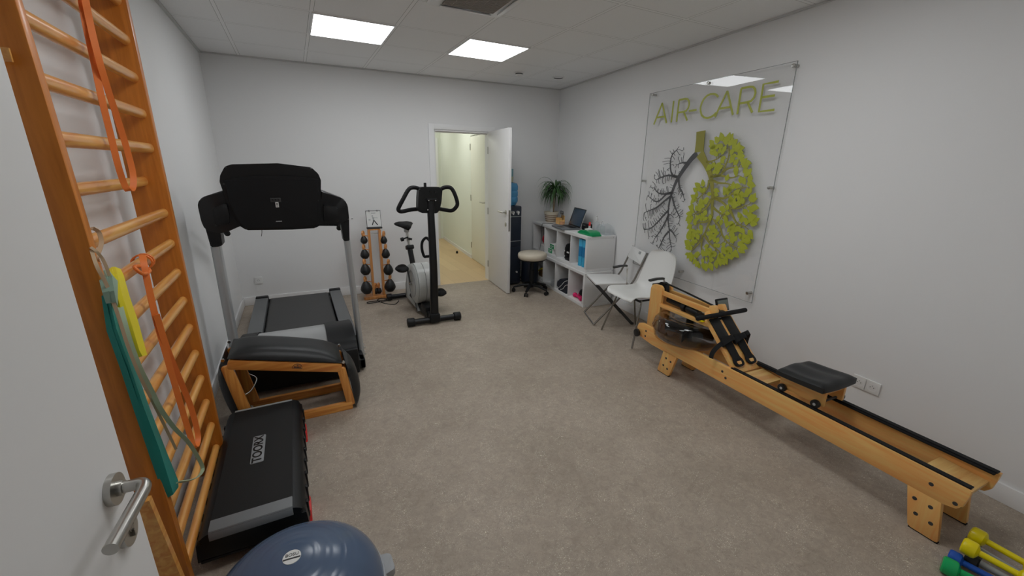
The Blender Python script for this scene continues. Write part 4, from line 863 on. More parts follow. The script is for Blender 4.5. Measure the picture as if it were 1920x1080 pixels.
# ------------------------------------------------------------------ shelf units
ra = math.atan2(ur.y, ur.x)       # local x runs along the right wall towards the viewpoint, -y out into the room
def wallp(y, off=0., z=0.): return V(xr(y), y, z)-rn*off
UL, UH, UD = 1.47, .42, .39
def unit(label, org, cells):
    root = thing('shelf_unit', label, 'shelf unit', tuple(org), ra, 'white open cube shelves')
    t = .036
    bm = B(); bx(bm, 0, UL, -UD, 0, UH-t, UH, .0015); obj('top_panel', bm, 'white_melamine', root)
    bm = B(); bx(bm, 0, UL, -UD, 0, 0, t, .0015); obj('bottom_panel', bm, 'white_melamine', root)
    for x in (0, UL-t):
        bm = B(); bx(bm, x, x+t, -UD, 0, t, UH-t, .001); obj('side_panel', bm, 'white_melamine', root)
    for k in (1, 2, 3):
        x = k*(UL-t)/4+t/2; bm = B(); bx(bm, x-.008, x+.008, -UD+.003, 0, t, UH-t, .001); obj('divider', bm, 'white_melamine', root)
    bm = B(); bx(bm, .002, UL-.002, -.004, 0, .002, UH-.002); obj('back_panel', bm, 'white_melamine', root)
    bm = B()
    for y in (-.035, -UD+.035):
        for z in (.02, UH-.02): cyl(bm, (UL-.001, y, z), (UL+.001, y, z), .005, n=10)
    obj('screw_cap', bm, 'grey_metal', root)
    return root
YE = 3.705
up0 = wallp(YE, .014)-ur*UL; up0.z = UH+.0008
lo0 = wallp(YE-.03, .034)-ur*UL; lo0.z = 0
SU = unit('white open cube shelf, the upper one carrying laptop and plant', up0, 4)
SL = unit('white open cube shelf, the lower one standing on the floor', lo0, 4)
def su(x, y, z=0.): return up0+ur*x+rn*y+V(0, 0, z)      # y negative = out of the wall
def sl(x, y, z=0.): return lo0+ur*x+rn*y+V(0, 0, z)
cell = (UL-.036)/4
def cx(k): return .018+cell*(k+.5)
TZ = .036
# upper cells, numbered from the far end
p = su(.265, -.29, TZ)
root = thing('exercise_ball', 'small red ball on a white bag in the far upper cube', 'ball', tuple(p), ra); bm = B(); lathe(bm, [(.070*math.sin(a), .155-.070*math.cos(a)) for a in [i*PI/14 for i in range(15)]], n=28); obj('ball_skin', bm, 'red_ball', root, sharp=80)
bm = B(); lathe(bm, [(.075*math.sin(a)+.0, .155-.073*math.cos(a)) for a in [0, .12]], n=16); obj('valve_spot', bm, 'dark_grey', root)
bm = B(); prism(bm, rpoly([(-.09, 0), (.09, 0), (.10, .05), (.06, .088), (-.06, .085), (-.1, .045)], .03), (0, -.09, 0), *XZ, (0, 1, 0), .18, .02, 3); solo('cloth_bag', bm, 'shell_white', 'white folded bag in the far upper cube under the red ball', 'bag', tuple(p), ra)
def carton(label, p, s, m, lab=None, rz=0):
    root = thing('carton', label, 'box', tuple(p), ra+rz, 'small cartons in the upper shelf'); bm = B(); bx(bm, -s[0]/2, s[0]/2, -s[1]/2, s[1]/2, 0, s[2], .002); obj('box_body', bm, 'paper_white', root)
    bm = B(); bx(bm, -s[0]/2+.004, s[0]/2-.004, -s[1]/2-.0015, -s[1]/2, .004, s[2]-.004); fc = obj('printed_face', bm, m, root)
    bm = B(); bx(bm, -s[0]/2+.02, s[0]/2-.02, -s[1]/2-.0025, -s[1]/2-.001, s[2]*.55, s[2]*.66); bx(bm, -s[0]/2+.02, s[0]/2-.04, -s[1]/2-.0025, -s[1]/2-.001, s[2]*.3, s[2]*.38); obj('print_line', bm, 'paper_white', fc)
    return root
carton('green fronted carton lying at the bottom of its shelf cube', su(.478, -.24, TZ), (.125, .20, .066), 'green_pack')
carton('green fronted carton stacked on another and shifted right', su(.525, -.24, TZ+.0665), (.125, .20, .066), 'green_pack')
bm = B(); bx(bm, -.055, .055, -.08, .08, 0, .17, .003); root = solo('carton', bm, 'paper_white', 'white carton with a small black mark beside the green cartons', 'box', tuple(su(.655, -.25, TZ)), ra)
bm = B(); bx(bm, -.02, .03, -.082, -.080, .03, .065); obj('black_mark', bm, 'black_satin', root)
root = thing('massage_device', 'bulky black device with pale buckles in the third upper cube', 'device', tuple(su(.962, -.245, TZ)), ra)
bm = B(); prism(bm, rpoly([(-.075, 0), (.075, 0), (.085, .06), (.075, .10), (.082, .15), (.06, .215), (-.04, .215), (-.065, .16), (-.085, .14), (-.08, .05)], .018), (0, -.10, 0), *XZ, (0, 1, 0), .2, .02, 3); obj('body', bm, 'black_plastic', root)
bm = B(); bx(bm, -.02, .035, -.104, -.099, .095, .115, .003); bx(bm, -.082, -.070, -.106, -.09, .10, .125, .003); bx(bm, -.078, -.066, -.106, -.09, .035, .055, .003); obj('buckle', bm, 'paper_white', root)
bm = B(); bx(bm, -.06, .07, -.106, -.10, .045, .085, .006); obj('lid', bm, 'black_satin', root)
for k, (dx, m, lb) in enumerate(((1.262, 'blue_foam', 'left'), (1.345, 'blue_foam', 'right'))):
    root = thing('foam_roller', 'upright blue roll, %s one of the pair in the near upper cube' % lb, 'foam roller', tuple(su(dx, -.325, TZ)), ra, 'blue rolls in the near upper cube')
    bm = B(); lathe(bm, [(.012, .006), (.030, 0), (.038, .004), (.038, .318), (.034, .324), (.012, .32), (.012, .006)], n=28); obj('roll', bm, m, root)
    bm = B(); lathe(bm, [(.0382, .12), (.0388, .12), (.0388, .24), (.0382, .24)], n=28); obj('wrap_label', bm, mat('deep_blue', (.01, .20, .45), .4), root)
# lower cells
root = thing('leather_glove', 'brown leather bundle in the far lower cube', 'leather bundle', tuple(sl(.235, -.25, TZ+.035)), ra)
bm = B(); prism(bm, rpoly([(-.11, 0), (.11, 0), (.12, .08), (.05, .16), (-.06, .10)], .03), (0, -.09, 0), *XZ, (0, 1, 0), .18, .02, 3); obj('bundle', bm, 'brown_leather', root)
bm = B(); strap(bm, [(-.11, -.095, .05), (-.03, -.098, .10), (.05, -.098, .13), (.11, -.095, .17)], .016, .004, (0, 0, 1)); obj('yellow_strap', bm, 'yellow_band', root)
bm = B(); bx(bm, -.13, .13, -.12, .12, 0, .034, .006); solo('folded_towel', bm, 'shell_white', 'folded white towel under the brown bundle', 'towel', tuple(sl(.225, -.25, TZ)), ra)
root = thing('round_cushion', 'black round disc standing on edge in the second lower cube', 'disc', tuple(sl(.655, -.28, TZ+.0)), ra)
bm = B(); lathe(bm, [(0, -.03), (.08, -.03), (.095, -.015), (.095, .015), (.08, .03), (0, .03)], (0, 0, .20), (.75, .6, -.1), 32); obj('disc', bm, 'black_rubber', root)
bm = B(); prism(bm, rpoly([(-.05, 0), (.06, 0), (.05, .06), (.02, .105), (-.04, .09)], .015), (0, -.10, 0), *XZ, (0, 1, 0), .12, .012); obj('foil_wrap', bm, 'clear_plastic', root)
root = thing('sports_bag', 'dark soft bag with white cords in the third lower cube', 'bag', tuple(sl(.912, -.235, TZ)), ra)
bm = B(); NI = 14; prism(bm, rpoly([(-.14, 0), (.15, 0), (.15, .20), (.08, .19), (.0, .155), (-.12, .15), (-.15, .08)], .05, 6), (0, -.13, 0), *XZ, (0, 1, 0), .24, .035, 4); obj('bag_body', bm, mat('navy_cloth', (.018, .022, .035), .7, bump=.5, bscale=40), root)
bm = B(); tube(bm, [(-.09, -.134, .03), (-.02, -.137, .08), (.06, -.137, .15), (.13, -.134, .185)], .004, 5, 8); tube(bm, [(-.04, -.134, .02), (.03, -.137, .05), (.09, -.137, .11), (.14, -.134, .13)], .004, 5, 8); obj('cord', bm, 'shell_white', root)
def dumbbell(name, label, m, p0, p1, R, rb, grp=None, hexa=False, n=28):
    """dumbbell with its grip from p0 to p1 (centres of the two ends)"""
    p0, p1 = V(p0), V(p1); d = (p1-p0).normalized(); L_ = (p1-p0).length; c = (p0+p1)/2
    root = thing(name, label, 'dumbbell', tuple(c), 0, grp); nn = 6 if hexa else n
    if hexa: cyl_prof = [(0, 0), (R*.9, 0), (R, .006), (R, R*1.2), (R*.85, R*1.35), (0, R*1.35)]
    else: cyl_prof = [(0, 0), (R*.80, 0), (R*.96, R*.14), (R, R*.4), (R, R*1.05), (R*.92, R*1.25), (R*.6, R*1.42), (rb, R*1.5), (0, R*1.5)]
    for q, s in ((p0-c, d), (p1-c, -d)):
        bm = B(); lathe(bm, cyl_prof, q-s*R*.7, s, nn); obj('end_weight', bm, m, root)
    bm = B(); cyl(bm, p0-c+d*R*.5, p1-c-d*R*.5, rb, n=20); obj('grip', bm, m if not hexa else 'grey_metal', root)
    return root
G1 = 'pink dumbbells in the near lower cube'
def slp(x, y, z): return sl(x, y, z)
root = dumbbell('dumbbell', 'pink dumbbell lying at the front of the near lower cube', 'pink', slp(1.175, -.325, TZ+.030), slp(1.33, -.335, TZ+.030), .029, .014, G1)
root = dumbbell('dumbbell', 'pink dumbbell lying behind the front pink one', 'pink', slp(1.19, -.255, TZ+.030), slp(1.34, -.262, TZ+.030), .029, .014, G1)
bm = B(); lathe(bm, [(0, -.03), (.04, -.03), (.045, 0), (.04, .03), (0, .03)], (0, 0, .045), (1, .3, 0), 20); solo('hand_grip', bm, 'black_rubber', 'black round grip piece lying by the pink dumbbells', 'hand grip', tuple(sl(1.34, -.315, TZ+.060)), ra)
bm = B(); prism(bm, rpoly([(-.035, 0), (.035, 0), (.025, .10), (0, .17), (-.02, .10)], .01), (0, -.02, 0), *XZ, (0, 1, 0), .04, .008); solo('hand_grip', bm, 'pink', 'pink grip piece standing at the back of the near lower cube', 'hand grip', tuple(sl(1.385, -.20, TZ+.0)), ra)
# ------------------------------------------------------------------ on top of the shelves
TT = UH*2+.001
def top(x, y): v = su(x, y); v.z = TT; return v
P0 = V(3.225, 5.02, TT)
root = thing('plant_pot', 'cream and brown striped pot at the far end of the shelf top', 'plant pot', tuple(P0))
bm = B(); PR = lambda z: .070+.028*(z/.14)**.7
lathe(bm, [(0, 0), (.070, 0), (PR(.03), .03), (PR(.06), .06), (PR(.1), .10), (.104, .128), (.106, .15), (.098, .15), (.094, .13), (0, .125)], n=40); obj('pot', bm, 'pot_cream', root)
for z in (.022, .050, .078, .106):
    bm = B(); lathe(bm, [(PR(z)-.003, z-.006), (PR(z)+.0022, z-.006), (PR(z+.008)+.0022, z+.007), (PR(z)-.003, z+.007)], n=40); obj('brown_stripe', bm, 'pot_brown', root)
bm = B(); lathe(bm, [(0, .1305), (.092, .1305), (.092, .127), (0, .127)], n=24); obj('soil', bm, 'soil', root)
root = thing('potted_palm', 'small dracaena palm with drooping narrow green leaves', 'plant', tuple(P0+V(.02, -.01, .131)))
bm = B(); tube(bm, [(0, 0, -.004), (.008, -.004, .10), (.004, -.004, .2), (.014, -.006, .34)], .012, 6, 10); obj('trunk', bm, 'bark', root)
rnd = random.Random(7); bm = B()
for k in range(120):
    a = rnd.uniform(0, 2*PI); L_ = rnd.uniform(.26, .42); upz = rnd.uniform(-.2, 1.1); zc = rnd.uniform(.26, .36)
    d = V(math.cos(a), math.sin(a), 0); s = V(-d.y, d.x, 0); P = []; c = V(.014, -.006, zc); v = (d*math.cos(upz)+V(0, 0, math.sin(upz))); n_ = 9
    tw = rnd.uniform(-.4, .4)
    for i in range(n_+1):
        P.append(c.copy()); c = c+v*(L_/n_); v = (v+V(0, 0, -.62)*(i/n_+.30)).normalized(); c.x = min(c.x, .145)
    W_ = [max(.0008, .0095*math.sin(PI*min(1, (i/n_)*.75+.22))**.8*(1-(i/n_)**3)) for i in range(n_+1)]
    A = [(bm.verts.new(p_-s*w_), bm.verts.new(p_-V(0, 0, w_*.4)), bm.verts.new(p_+s*w_)) for p_, w_ in zip(P, W_)]
    for q, r in zip(A, A[1:]): bm.faces.new((q[0], q[1], r[1], r[0])); bm.faces.new((q[1], q[2], r[2], r[1]))
obj('leaves', bm, 'leaf_green', root, sharp=80)
bm = B(); box(bm, (0, 0, .045), (.052, .003, .07)); solo('note_card', bm, 'paper_white', 'blank white card stuck in the striped pot', 'card', tuple(P0+V(-.035, -.055, .128)), .3)
# wooden pencil holder with scissors
root = thing('pencil_holder', 'small wooden desk tidy beside the laptop', 'desk tidy', tuple(V(3.235, 4.80, TT)), ra)
bm = B(); bx(bm, -.05, .05, -.045, .045, 0, .012, .002); bx(bm, -.05, -.044, -.045, .045, .012, .085); bx(bm, .044, .05, -.045, .045, .012, .06); bx(bm, -.044, .044, .039, .045, .012, .115); bx(bm, -.044, .044, -.045, -.039, .012, .055); bx(bm, -.044, .044, -.003, .003, .012, .08); obj('tray', bm, wood('tidy_wood', C(205, 155, 100), C(180, 125, 75), 2), root)
bm = B()
for x, y, h in ((-.03, .02, .14), (-.01, .025, .15), (.025, .018, .13)): cyl(bm, (x, y, .012), (x+.01, y+.01, h), .004, n=8)
obj('pencil', bm, 'brown_leather', root)
root2 = thing('scissors', 'scissors with dark ring handles upright in the wooden desk tidy', 'scissors', tuple(V(3.245, 4.80, TT+.013)), ra)
bm = B(); bx(bm, -.006, .006, .01, .013, 0, .12); obj('blade', bm, 'chrome', root2)
bm = B()
for sx in (-.024, .024): P = [V(sx+.020*math.cos(a), .012, .142+.022*math.sin(a)) for a in [i*2*PI/16 for i in range(16)]]; sweep(bm, P, circ(.0042, 8), (0, 1, 0), True)
obj('ring_handle', bm, 'dark_grey', root2)
root = thing('tealight', 'small copper cup beside the wooden desk tidy and the laptop', 'candle cup', tuple(V(3.20, 4.70, TT)))
bm = B(); lathe(bm, [(0, 0), (.026, 0), (.03, .045), (.027, .045), (.024, .01), (0, .01)], n=24); obj('cup', bm, 'cup_copper', root)
bm = B(); lathe(bm, [(0, .01), (.0235, .01), (.024, .028), (0, .028)], n=20); obj('wax', bm, 'paper_white', root)
# laptop
ll = V(3.075, 4.43, TT); lz = ra-.10
root = thing('laptop', 'open dark grey laptop on the shelf top, screen towards the room', 'laptop', tuple(ll), lz)
bm = B(); prism(bm, rpoly([(-.18, -.125), (.18, -.125), (.18, .125), (-.18, .125)], .012), (0, 0, .003), *XY, (0, 0, 1), .016, .003); obj('base', bm, 'strip_grey', root)
bm = B()
for r in range(5):
    for c_ in range(14): bx(bm, -.155+c_*.0222, -.137+c_*.0222, .005+r*.0195, .021+r*.0195, .0185, .0205)
obj('keyboard', bm, 'black_satin', root)
bm = B(); bx(bm, -.05, .05, -.105, -.035, .0185, .0196); obj('touchpad', bm, 'dark_grey', root)
Rm = Matrix.Rotation(-.32, 3, 'X'); hb = V(0, .118, .018)
def lid(x0, x1, y0_, y1_, z0_, z1_): 
    b_ = B(); vs = bx(b_, x0, x1, y0_, y1_, z0_, z1_, .0015)
    for v in b_.verts: v.co = hb+Rm @ v.co
    return b_
ld = obj('lid', lid(-.18, .18, 0, .008, 0, .245), 'silver_plastic', root); obj('bezel', lid(-.178, .178, -.002, .0015, .002, .243), 'black_satin', ld)
obj('screen', lid(-.166, .166, -.0032, -.001, .018, .232), 'screen_blue', ld)
bm = B(); Pq = [(3.02, 4.585, .87), (3.0, 4.66, .866), (2.975, 4.74, .860), (2.925, 4.78, .85), (2.900, 4.79, .80), (2.892, 4.795, .65), (2.885, 4.80, .50), (2.88, 4.80, .42)]
Pq = [ll+ur*(-.17)-rn*(-.03)+V(0, 0, .012)] + [top(.40, -.30)+V(0, 0, .010), top(.33, -.37)+V(0, 0, .008), top(.31, -.397)+V(0, 0, -.01), su(.31, -.40, .30), su(.30, -.40, .15), su(.28, -.405, .05)]
tube(bm, Pq, .0035, 6, 8); solo('laptop_cable', bm, 'dark_grey', 'thin dark cable hanging from the laptop over the shelf front', 'cable', off=tuple(Pq[0]))
# small black speaker
root = thing('black_case', 'small black box shaped speaker behind the laptop', 'speaker', tuple(V(3.215, 4.165, TT)), ra+.1)
bm = B(); bx(bm, -.075, .075, -.028, .028, 0, .085, .012, 3); obj('casing', bm, 'black_plastic', root)
bm = B(); bx(bm, -.05, .0, -.030, -.027, .062, .066); obj('logo_line', bm, 'grey_metal', root)
# bottles
pb = V(3.165, 3.965, TT)
root = thing('spray_bottle', 'clear pump bottle standing behind the green wipes', 'bottle', tuple(V(3.215, 3.975, TT)))
bm = B(); lathe(bm, [(0, 0), (.034, 0), (.036, .01), (.036, .10), (.028, .125), (.014, .135), (.014, .148), (0, .148)], n=28); obj('bottle_body', bm, 'clear_plastic', root)
bm = B(); lathe(bm, [(0, .145), (.017, .145), (.017, .165), (.007, .170), (.006, .195), (0, .195)], n=20); tube(bm, [(0, 0, .195), (-.02, -.01, .197), (-.035, -.018, .190)], .006, 4, 8); obj('pump_head', bm, 'white_plastic', root)
root = thing('spray_bottle', 'clear bottle with a hooped white handle beside the pump bottle', 'bottle', tuple(V(3.225, 3.875, TT)))
bm = B(); lathe(bm, [(0, 0), (.030, 0), (.032, .01), (.032, .08), (.02, .10), (.013, .11), (0, .11)], n=28); obj('bottle_body', bm, 'clear_plastic', root)
bm = B(); tube(bm, [(0, .02, .10), (0, .022, .135), (0, 0, .150), (0, -.022, .135), (0, -.024, .10)], .007, 6, 8); obj('hoop_handle', bm, 'white_plastic', root)
root = thing('marker_tube', 'white tube with a red cap standing by the green wipes', 'tube', tuple(V(3.115, 3.985, TT)))
bm = B(); lathe(bm, [(0, 0), (.013, 0), (.013, .085), (0, .085)], n=20); obj('tube_body', bm, 'white_plastic', root)
bm = B(); lathe(bm, [(0, .085), (.0125, .085), (.0125, .125), (.009, .13), (0, .13)], n=20); obj('cap', bm, 'red_plastic', root)
root = thing('wet_wipes', 'bright green packet of wipes at the near end of the shelf top', 'wipes packet', tuple(top(UL-.150, -.275)), ra)
bm = B(); prism(bm, rpoly([(-.135, .0), (.135, .0), (.14, .008), (.11, .042), (.03, .055), (-.02, .040), (-.06, .050), (-.11, .038), (-.14, .01)], .014), (0, -.07, 0), *XZ, (0, 1, 0), .14, .012, 3); obj('packet', bm, 'green_pack', root)
bm = B(); prism(bm, rpoly([(-.04, 0), (.04, 0), (.045, .014), (0, .024), (-.045, .012)], .006), (-.02, -.03, .050), *XZ, (0, 1, 0), .06, .003); obj('tissue', bm, 'paper_white', root)
bm = B(); prism(bm, [(-.14, .001), (-.165, .001), (-.16, .02), (-.14, .012)], (0, -.06, 0), *XZ, (0, 1, 0), .12); prism(bm, [(.14, .001), (.165, .001), (.16, .02), (.14, .012)], (0, -.06, 0), *XZ, (0, 1, 0), .12); obj('crimped_end', bm, 'green_pack', root)
bm = B(); prism(bm, rpoly([(-.10, 0), (.10, 0), (.085, .075), (.06, .11), (-.03, .125), (-.09, .10)], .02), (0, -.055, 0), *XZ, (0, 1, 0), .11, .006); solo('plastic_box', bm, 'clear_plastic', 'clear crumpled plastic box behind the green wipes against the wall', 'plastic box', tuple(top(UL-.115, -.085)), ra)
bm = B(); tube(bm, [sl(UL*.2, -.44, .012), sl(UL*.26, -.46, .006), sl(UL*.30, -.44, .010), sl(UL*.36, -.42, .006)], .010, 6, 8); solo('power_cable', bm, 'black_rubber', 'short black plug and cable lying at the foot of the lower shelf', 'cable', off=tuple(sl(UL*.25, -.44, 0)))
# ------------------------------------------------------------------ white folding chair
O = (2.90, 3.30, 0); fa = math.atan2(-.92, -.388)
root = thing('folding_chair', 'white folding chair with grey metal legs next to the shelf', 'chair', O, fa)
# local: x towards the viewpoint, -y to the room
bm = B(); SEAT = rpoly([(-.205, -.21), (.205, -.21), (.185, .15), (-.185, .15)], .03, 5)
prism(bm, SEAT, (0, 0, .445), *XY, (0, 0, 1), .016, .004); obj('seat', bm, 'white_plastic', root)
bm = B(); prism(bm, rpoly([(-.19, 0), (.19, 0), (.19, .130), (-.19, .130)], .022), (0, .240, .660), (1, 0, 0), (0, .32, .95), (0, .95, -.32), .012, .003); bk = obj('backrest', bm, 'white_plastic', root)
bm = B(); box(bm, (.07, .271, .757), (.05, .005, .028), (-.325, 0, 0), .002); obj('grip_slot', bm, 'grey_metal', bk)
for sx in (-1, 1):
    x = sx*.20
    bm = B(); tube(bm, [(x, .30, .78), (x, .19, .50), (x, .10, .36), (x, -.20, .012)], .0105, 3, 12, smooth=False); obj('back_leg', bm, 'dark_chrome', root)
    x = sx*.178
    bm = B(); sweep(bm, [V(x, -.19, .44), V(x, .22, .010)], rect(.012, .030), (1, 0, 0)); box(bm, (x, .225, .012), (.02, .03, .024), None, .004); obj('seat_leg', bm, 'dark_grey', root)
bm = B(); tube(bm, [(-.20, -.20, .012), (.20, -.20, .012)], .0105, 2, 12); obj('floor_bar', bm, 'chrome', root)
bm = B(); tube(bm, [(-.178, .10, .14), (.178, .10, .14)], .006, 2, 10); obj('cross_bar', bm, 'dark_chrome', root)
bm = B(); bx(bm, -.2, .2, -.20, -.185, .425, .445, .003); bx(bm, .185, .205, -.21, -.18, .43, .45, .004); obj('seat_rail', bm, 'dark_grey', root)
# ------------------------------------------------------------------ white shell chair with short arm pads
O = (2.835, 2.80, 0); sa = math.atan2(-.995, -.08)
root = thing('shell_chair', 'white moulded shell chair with chrome legs beside the rowing machine', 'chair', O, sa)
prof = [(-.225, .425, .17), (-.215, .440, .195), (-.17, .450, .215), (-.05, .440, .225), (.06, .432, .225), (.13, .440, .222), (.175, .475, .218), (.205, .54, .215), (.235, .64, .208), (.262, .74, .190), (.275, .80, .168), (.281, .825, .13), (.284, .838, .07)]
NI = len(prof); bm = B(); P = smooth_path([(a, b, c) for a, b, c in prof], 4); NJ = 16; F, G = [], []
for i, p in enumerate(P):
    y, z, hw = p; q0 = P[max(0, i-1)]; q1 = P[min(len(P)-1, i+1)]; t = V(0, q1.x-q0.x, q1.y-q0.y).normalized(); nn = V(0, -t.z, t.y); ra_, rb_ = [], []
    for j in range(NJ+1):
        s = 2*j/NJ-1; lift = .035*abs(s)**3*(1 if i > 6 else i/6)
        c = V(s*hw, y, z)+nn*lift; ra_.append(bm.verts.new(c)); rb_.append(bm.verts.new(c-nn*.007))
    F.append(ra_); G.append(rb_)
for i in range(len(P)-1):
    for j in range(NJ): bm.faces.new((F[i][j], F[i][j+1], F[i+1][j+1], F[i+1][j])); bm.faces.new((G[i][j], G[i+1][j], G[i+1][j+1], G[i][j+1]))
    bm.faces.new((F[i][0], F[i+1][0], G[i+1][0], G[i][0])); bm.faces.new((F[i][-1], G[i][-1], G[i+1][-1], F[i+1][-1]))
for j in range(NJ): bm.faces.new((F[0][j], G[0][j], G[0][j+1], F[0][j+1])); bm.faces.new((F[-1][j], F[-1][j+1], G[-1][j+1], G[-1][j]))
obj('seat_shell', bm, 'shell_white', root, sharp=60)
for sx in (-1, 1):
    for yt, yb_ in ((-.10, -.22), (.08, .21)):
        bm = B(); tube(bm, [(sx*.155, yt+(-.02 if yt < 0 else .02)*0, .418), (sx*.175, yt+(yb_-yt)*.10, .395), (sx*.243, yb_, .006)], .0085, 4, 12, smooth=True); obj('leg', bm, 'dark_chrome', root)
bm = B(); bx(bm, -.165, .165, -.118, -.088, .412, .424, .004); bx(bm, -.165, .165, .068, .098, .412, .424, .004); bx(bm, -.155, -.125, -.10, .09, .414, .424, .003); bx(bm, .125, .155, -.10, .09, .414, .424, .003); obj('underframe', bm, 'dark_grey', root)
for sx in (-1, 1):
    bm = B(); tube(bm, [(sx*.16, .06, .415), (sx*.25, .06, .42), (sx*.262, .06, .46), (sx*.262, .05, .60), (sx*.262, .045, .635), (sx*.262, .02, .655), (sx*.262, -.10, .650)], .008, 6, 12); ar = obj('arm', bm, 'chrome', root)
    bm = B(); sweep(bm, [V(sx*.262, .035, .657), V(sx*.262, -.04, .660), V(sx*.262, -.12, .652)], rpoly(rect(.034, .018), .007, 4), (1, 0, 0)); obj('arm_pad', bm, 'dark_grey', ar)
# ------------------------------------------------------------------ acrylic sign
SO = V(3.2449, 3.3731, 0); root = thing('wall_sign', 'large clear acrylic sign with green lettering and lung shaped trees', 'sign', tuple(SO), rw)
SWc = [(0.031, 2.306), (1.516, 2.317), (1.510, 0.628), (0.055, 0.555)]
sw = (SWc[1][0]+SWc[2][0])/2; sh = (SWc[0][1]+SWc[1][1])/2; sb_ = (SWc[2][1]+SWc[3][1])/2; s0 = (SWc[0][0]+SWc[3][0])/2
bm = B(); bx(bm, s0, sw, -.006, 0, sb_, sh); obj('acrylic_panel', bm, 'acrylic', root)
bm = B()
for a, b, c, d_ in ((s0, s0+.0016, sb_, sh), (sw-.0018, sw+.0004, sb_, sh), (s0, sw, sb_-.0004, sb_+.0018), (s0, sw, sh-.0016, sh+.0004)): bx(bm, a, b, -.0064, .0004, c, d_)
obj('polished_edge', bm, 'acrylic_edge', root)
for u, z in ((0.087, 2.294), (1.494, 2.285), (0.068, 1.477), (1.483, 1.479), (0.737, 0.664), (1.466, 0.663), (0.772, 2.291)):
    bm = B(); cyl(bm, (u, .0345, z), (u, -.014, z), .0105, n=20); cyl(bm, (u, -.008, z), (u, -.018, z), .013, n=20, bev=.002); obj('standoff', bm, 'brushed_steel', root)
# lettering drawn as even strokes
LT = (0.226, 2.266)[1]; 
def stroke(bm, pts, w_, t_=.003, y=-.0066):
    P = [V(a, y-t_/2, b) for a, b in pts]; sweep(bm, P, [(-t_/2, -w_/2), (t_/2, -w_/2), (t_/2, w_/2), (-t_/2, w_/2)], (0, 1, 0))
CH = dict(A=([[(0, 0), (.5, 1)], [(.5, 1), (1, 0)], [(.18, .33), (.82, .33)]], .78), I=([[(0, 0), (0, 1)]], .0),
          R=([[(0, 0), (0, 1)], [(0, 1), (.55, 1), (.78, .97), (.94, .86), (1, .72), (.95, .56), (.80, .45), (.55, .42), (0, .42)], [(.58, .42), (1, 0)]], .52),
          C=([[(1+.0, .82), (.88, .92), (.70, .985), (.52, 1), (.32, .96), (.14, .84), (.04, .67), (0, .5), (.04, .33), (.14, .16), (.32, .04), (.52, 0), (.70, .015), (.88, .08), (1.0, .18)]], .88),
          E=([[(.95, 1), (0, 1), (0, 0), (1, 0)], [(0, .52), (.86, .52)]], .56))
CH['-'] = ([[(0, .42), (1, .42)]], .34)
pos = {}
zb = [(0.156, 2.025)[1], (1.413, 2.009)[1]]; zt_ = [(0.244, 2.203)[1], (1.405, 2.201)[1]]; ub = [(0.156, 2.025)[0], (1.413, 2.009)[0]]
zb0 = sum(zb)/2; hh = 0.185
uu = [(0.149, 0.325), (0.388, 0.388), (0.455, 0.585), (0.591, 0.677), (0.719, 0.893), (0.888, 1.062), (1.102, 1.233), (1.287, 1.409)]
for i, (ch, (ua, ub_)) in enumerate(zip('AIR-CARE', uu)):
    st, _ = CH[ch]; bm = B()
    for s in st: stroke(bm, [(ua+(ub_-ua)*a, zb0+hh*b) for a, b in s], .016)
    obj('letter', bm, 'sign_green', root)
# trees in the shape of lungs: branches grow to fill an outline
def inside(p, poly):
    x, y = p; c = False; n = len(poly); j = n-1
    for i in range(n):
        if (poly[i][1] > y) != (poly[j][1] > y) and x < (poly[j][0]-poly[i][0])*(y-poly[i][1])/(poly[j][1]-poly[i][1])+poly[i][0]: c = not c
        j = i
    return c
def grow(seed, poly, trunks, npts, step, kill, infl, cone=None):
    rnd = random.Random(seed); xs = [p[0] for p in poly]; ys_ = [p[1] for p in poly]; att = []
    while len(att) < npts:
        p = (rnd.uniform(min(xs), max(xs)), rnd.uniform(min(ys_), max(ys_)))
        if inside(p, poly): att.append(p)
    nodes, par, main = [], [], []
    for tr in trunks:
        P = smooth_path([(a, 0, b) for a, b in tr['p']], 8); last = None
        if nodes:   # attach to nearest existing node
            last = min(range(len(nodes)), key=lambda i: (nodes[i][0]-P[0].x)**2+(nodes[i][1]-P[0].z)**2)
        for q in P: nodes.append((q.x, q.z)); par.append(last); main.append(1); last = len(nodes)-1
    for it in range(60):
        pull = {}
        keep = []
        for a in att:
            b = None; bd = infl*infl
            for i, nd in enumerate(nodes):
                d = (nd[0]-a[0])**2+(nd[1]-a[1])**2
                if d < bd: bd = d; b = i
            if b is None: keep.append(a); continue
            if bd < kill*kill: continue
            keep.append(a); d = math.sqrt(bd); nd = nodes[b]; v = pull.setdefault(b, [0, 0]); v[0] += (a[0]-nd[0])/d; v[1] += (a[1]-nd[1])/d
        att = keep
        if not pull: break
        new = 0
        for b, (vx, vz) in pull.items():
            l = math.hypot(vx, vz)
            if l < .2: continue
            vx, vz = vx/l, vz/l
            if par[b] is not None:
                px_, pz = nodes[b][0]-nodes[par[b]][0], nodes[b][1]-nodes[par[b]][1]; pl = math.hypot(px_, pz) or 1
                vx, vz = vx+.35*px_/pl, vz+.35*pz/pl-.12; l = math.hypot(vx, vz); vx, vz = vx/l, vz/l
            c = (nodes[b][0]+vx*step, nodes[b][1]+vz*step)
            if any((c[0]-n_[0])**2+(c[1]-n_[1])**2 < (step*.55)**2 for n_ in nodes): continue
            nodes.append(c); par.append(b); main.append(0); new += 1
        if not new: break
    return nodes, par, main
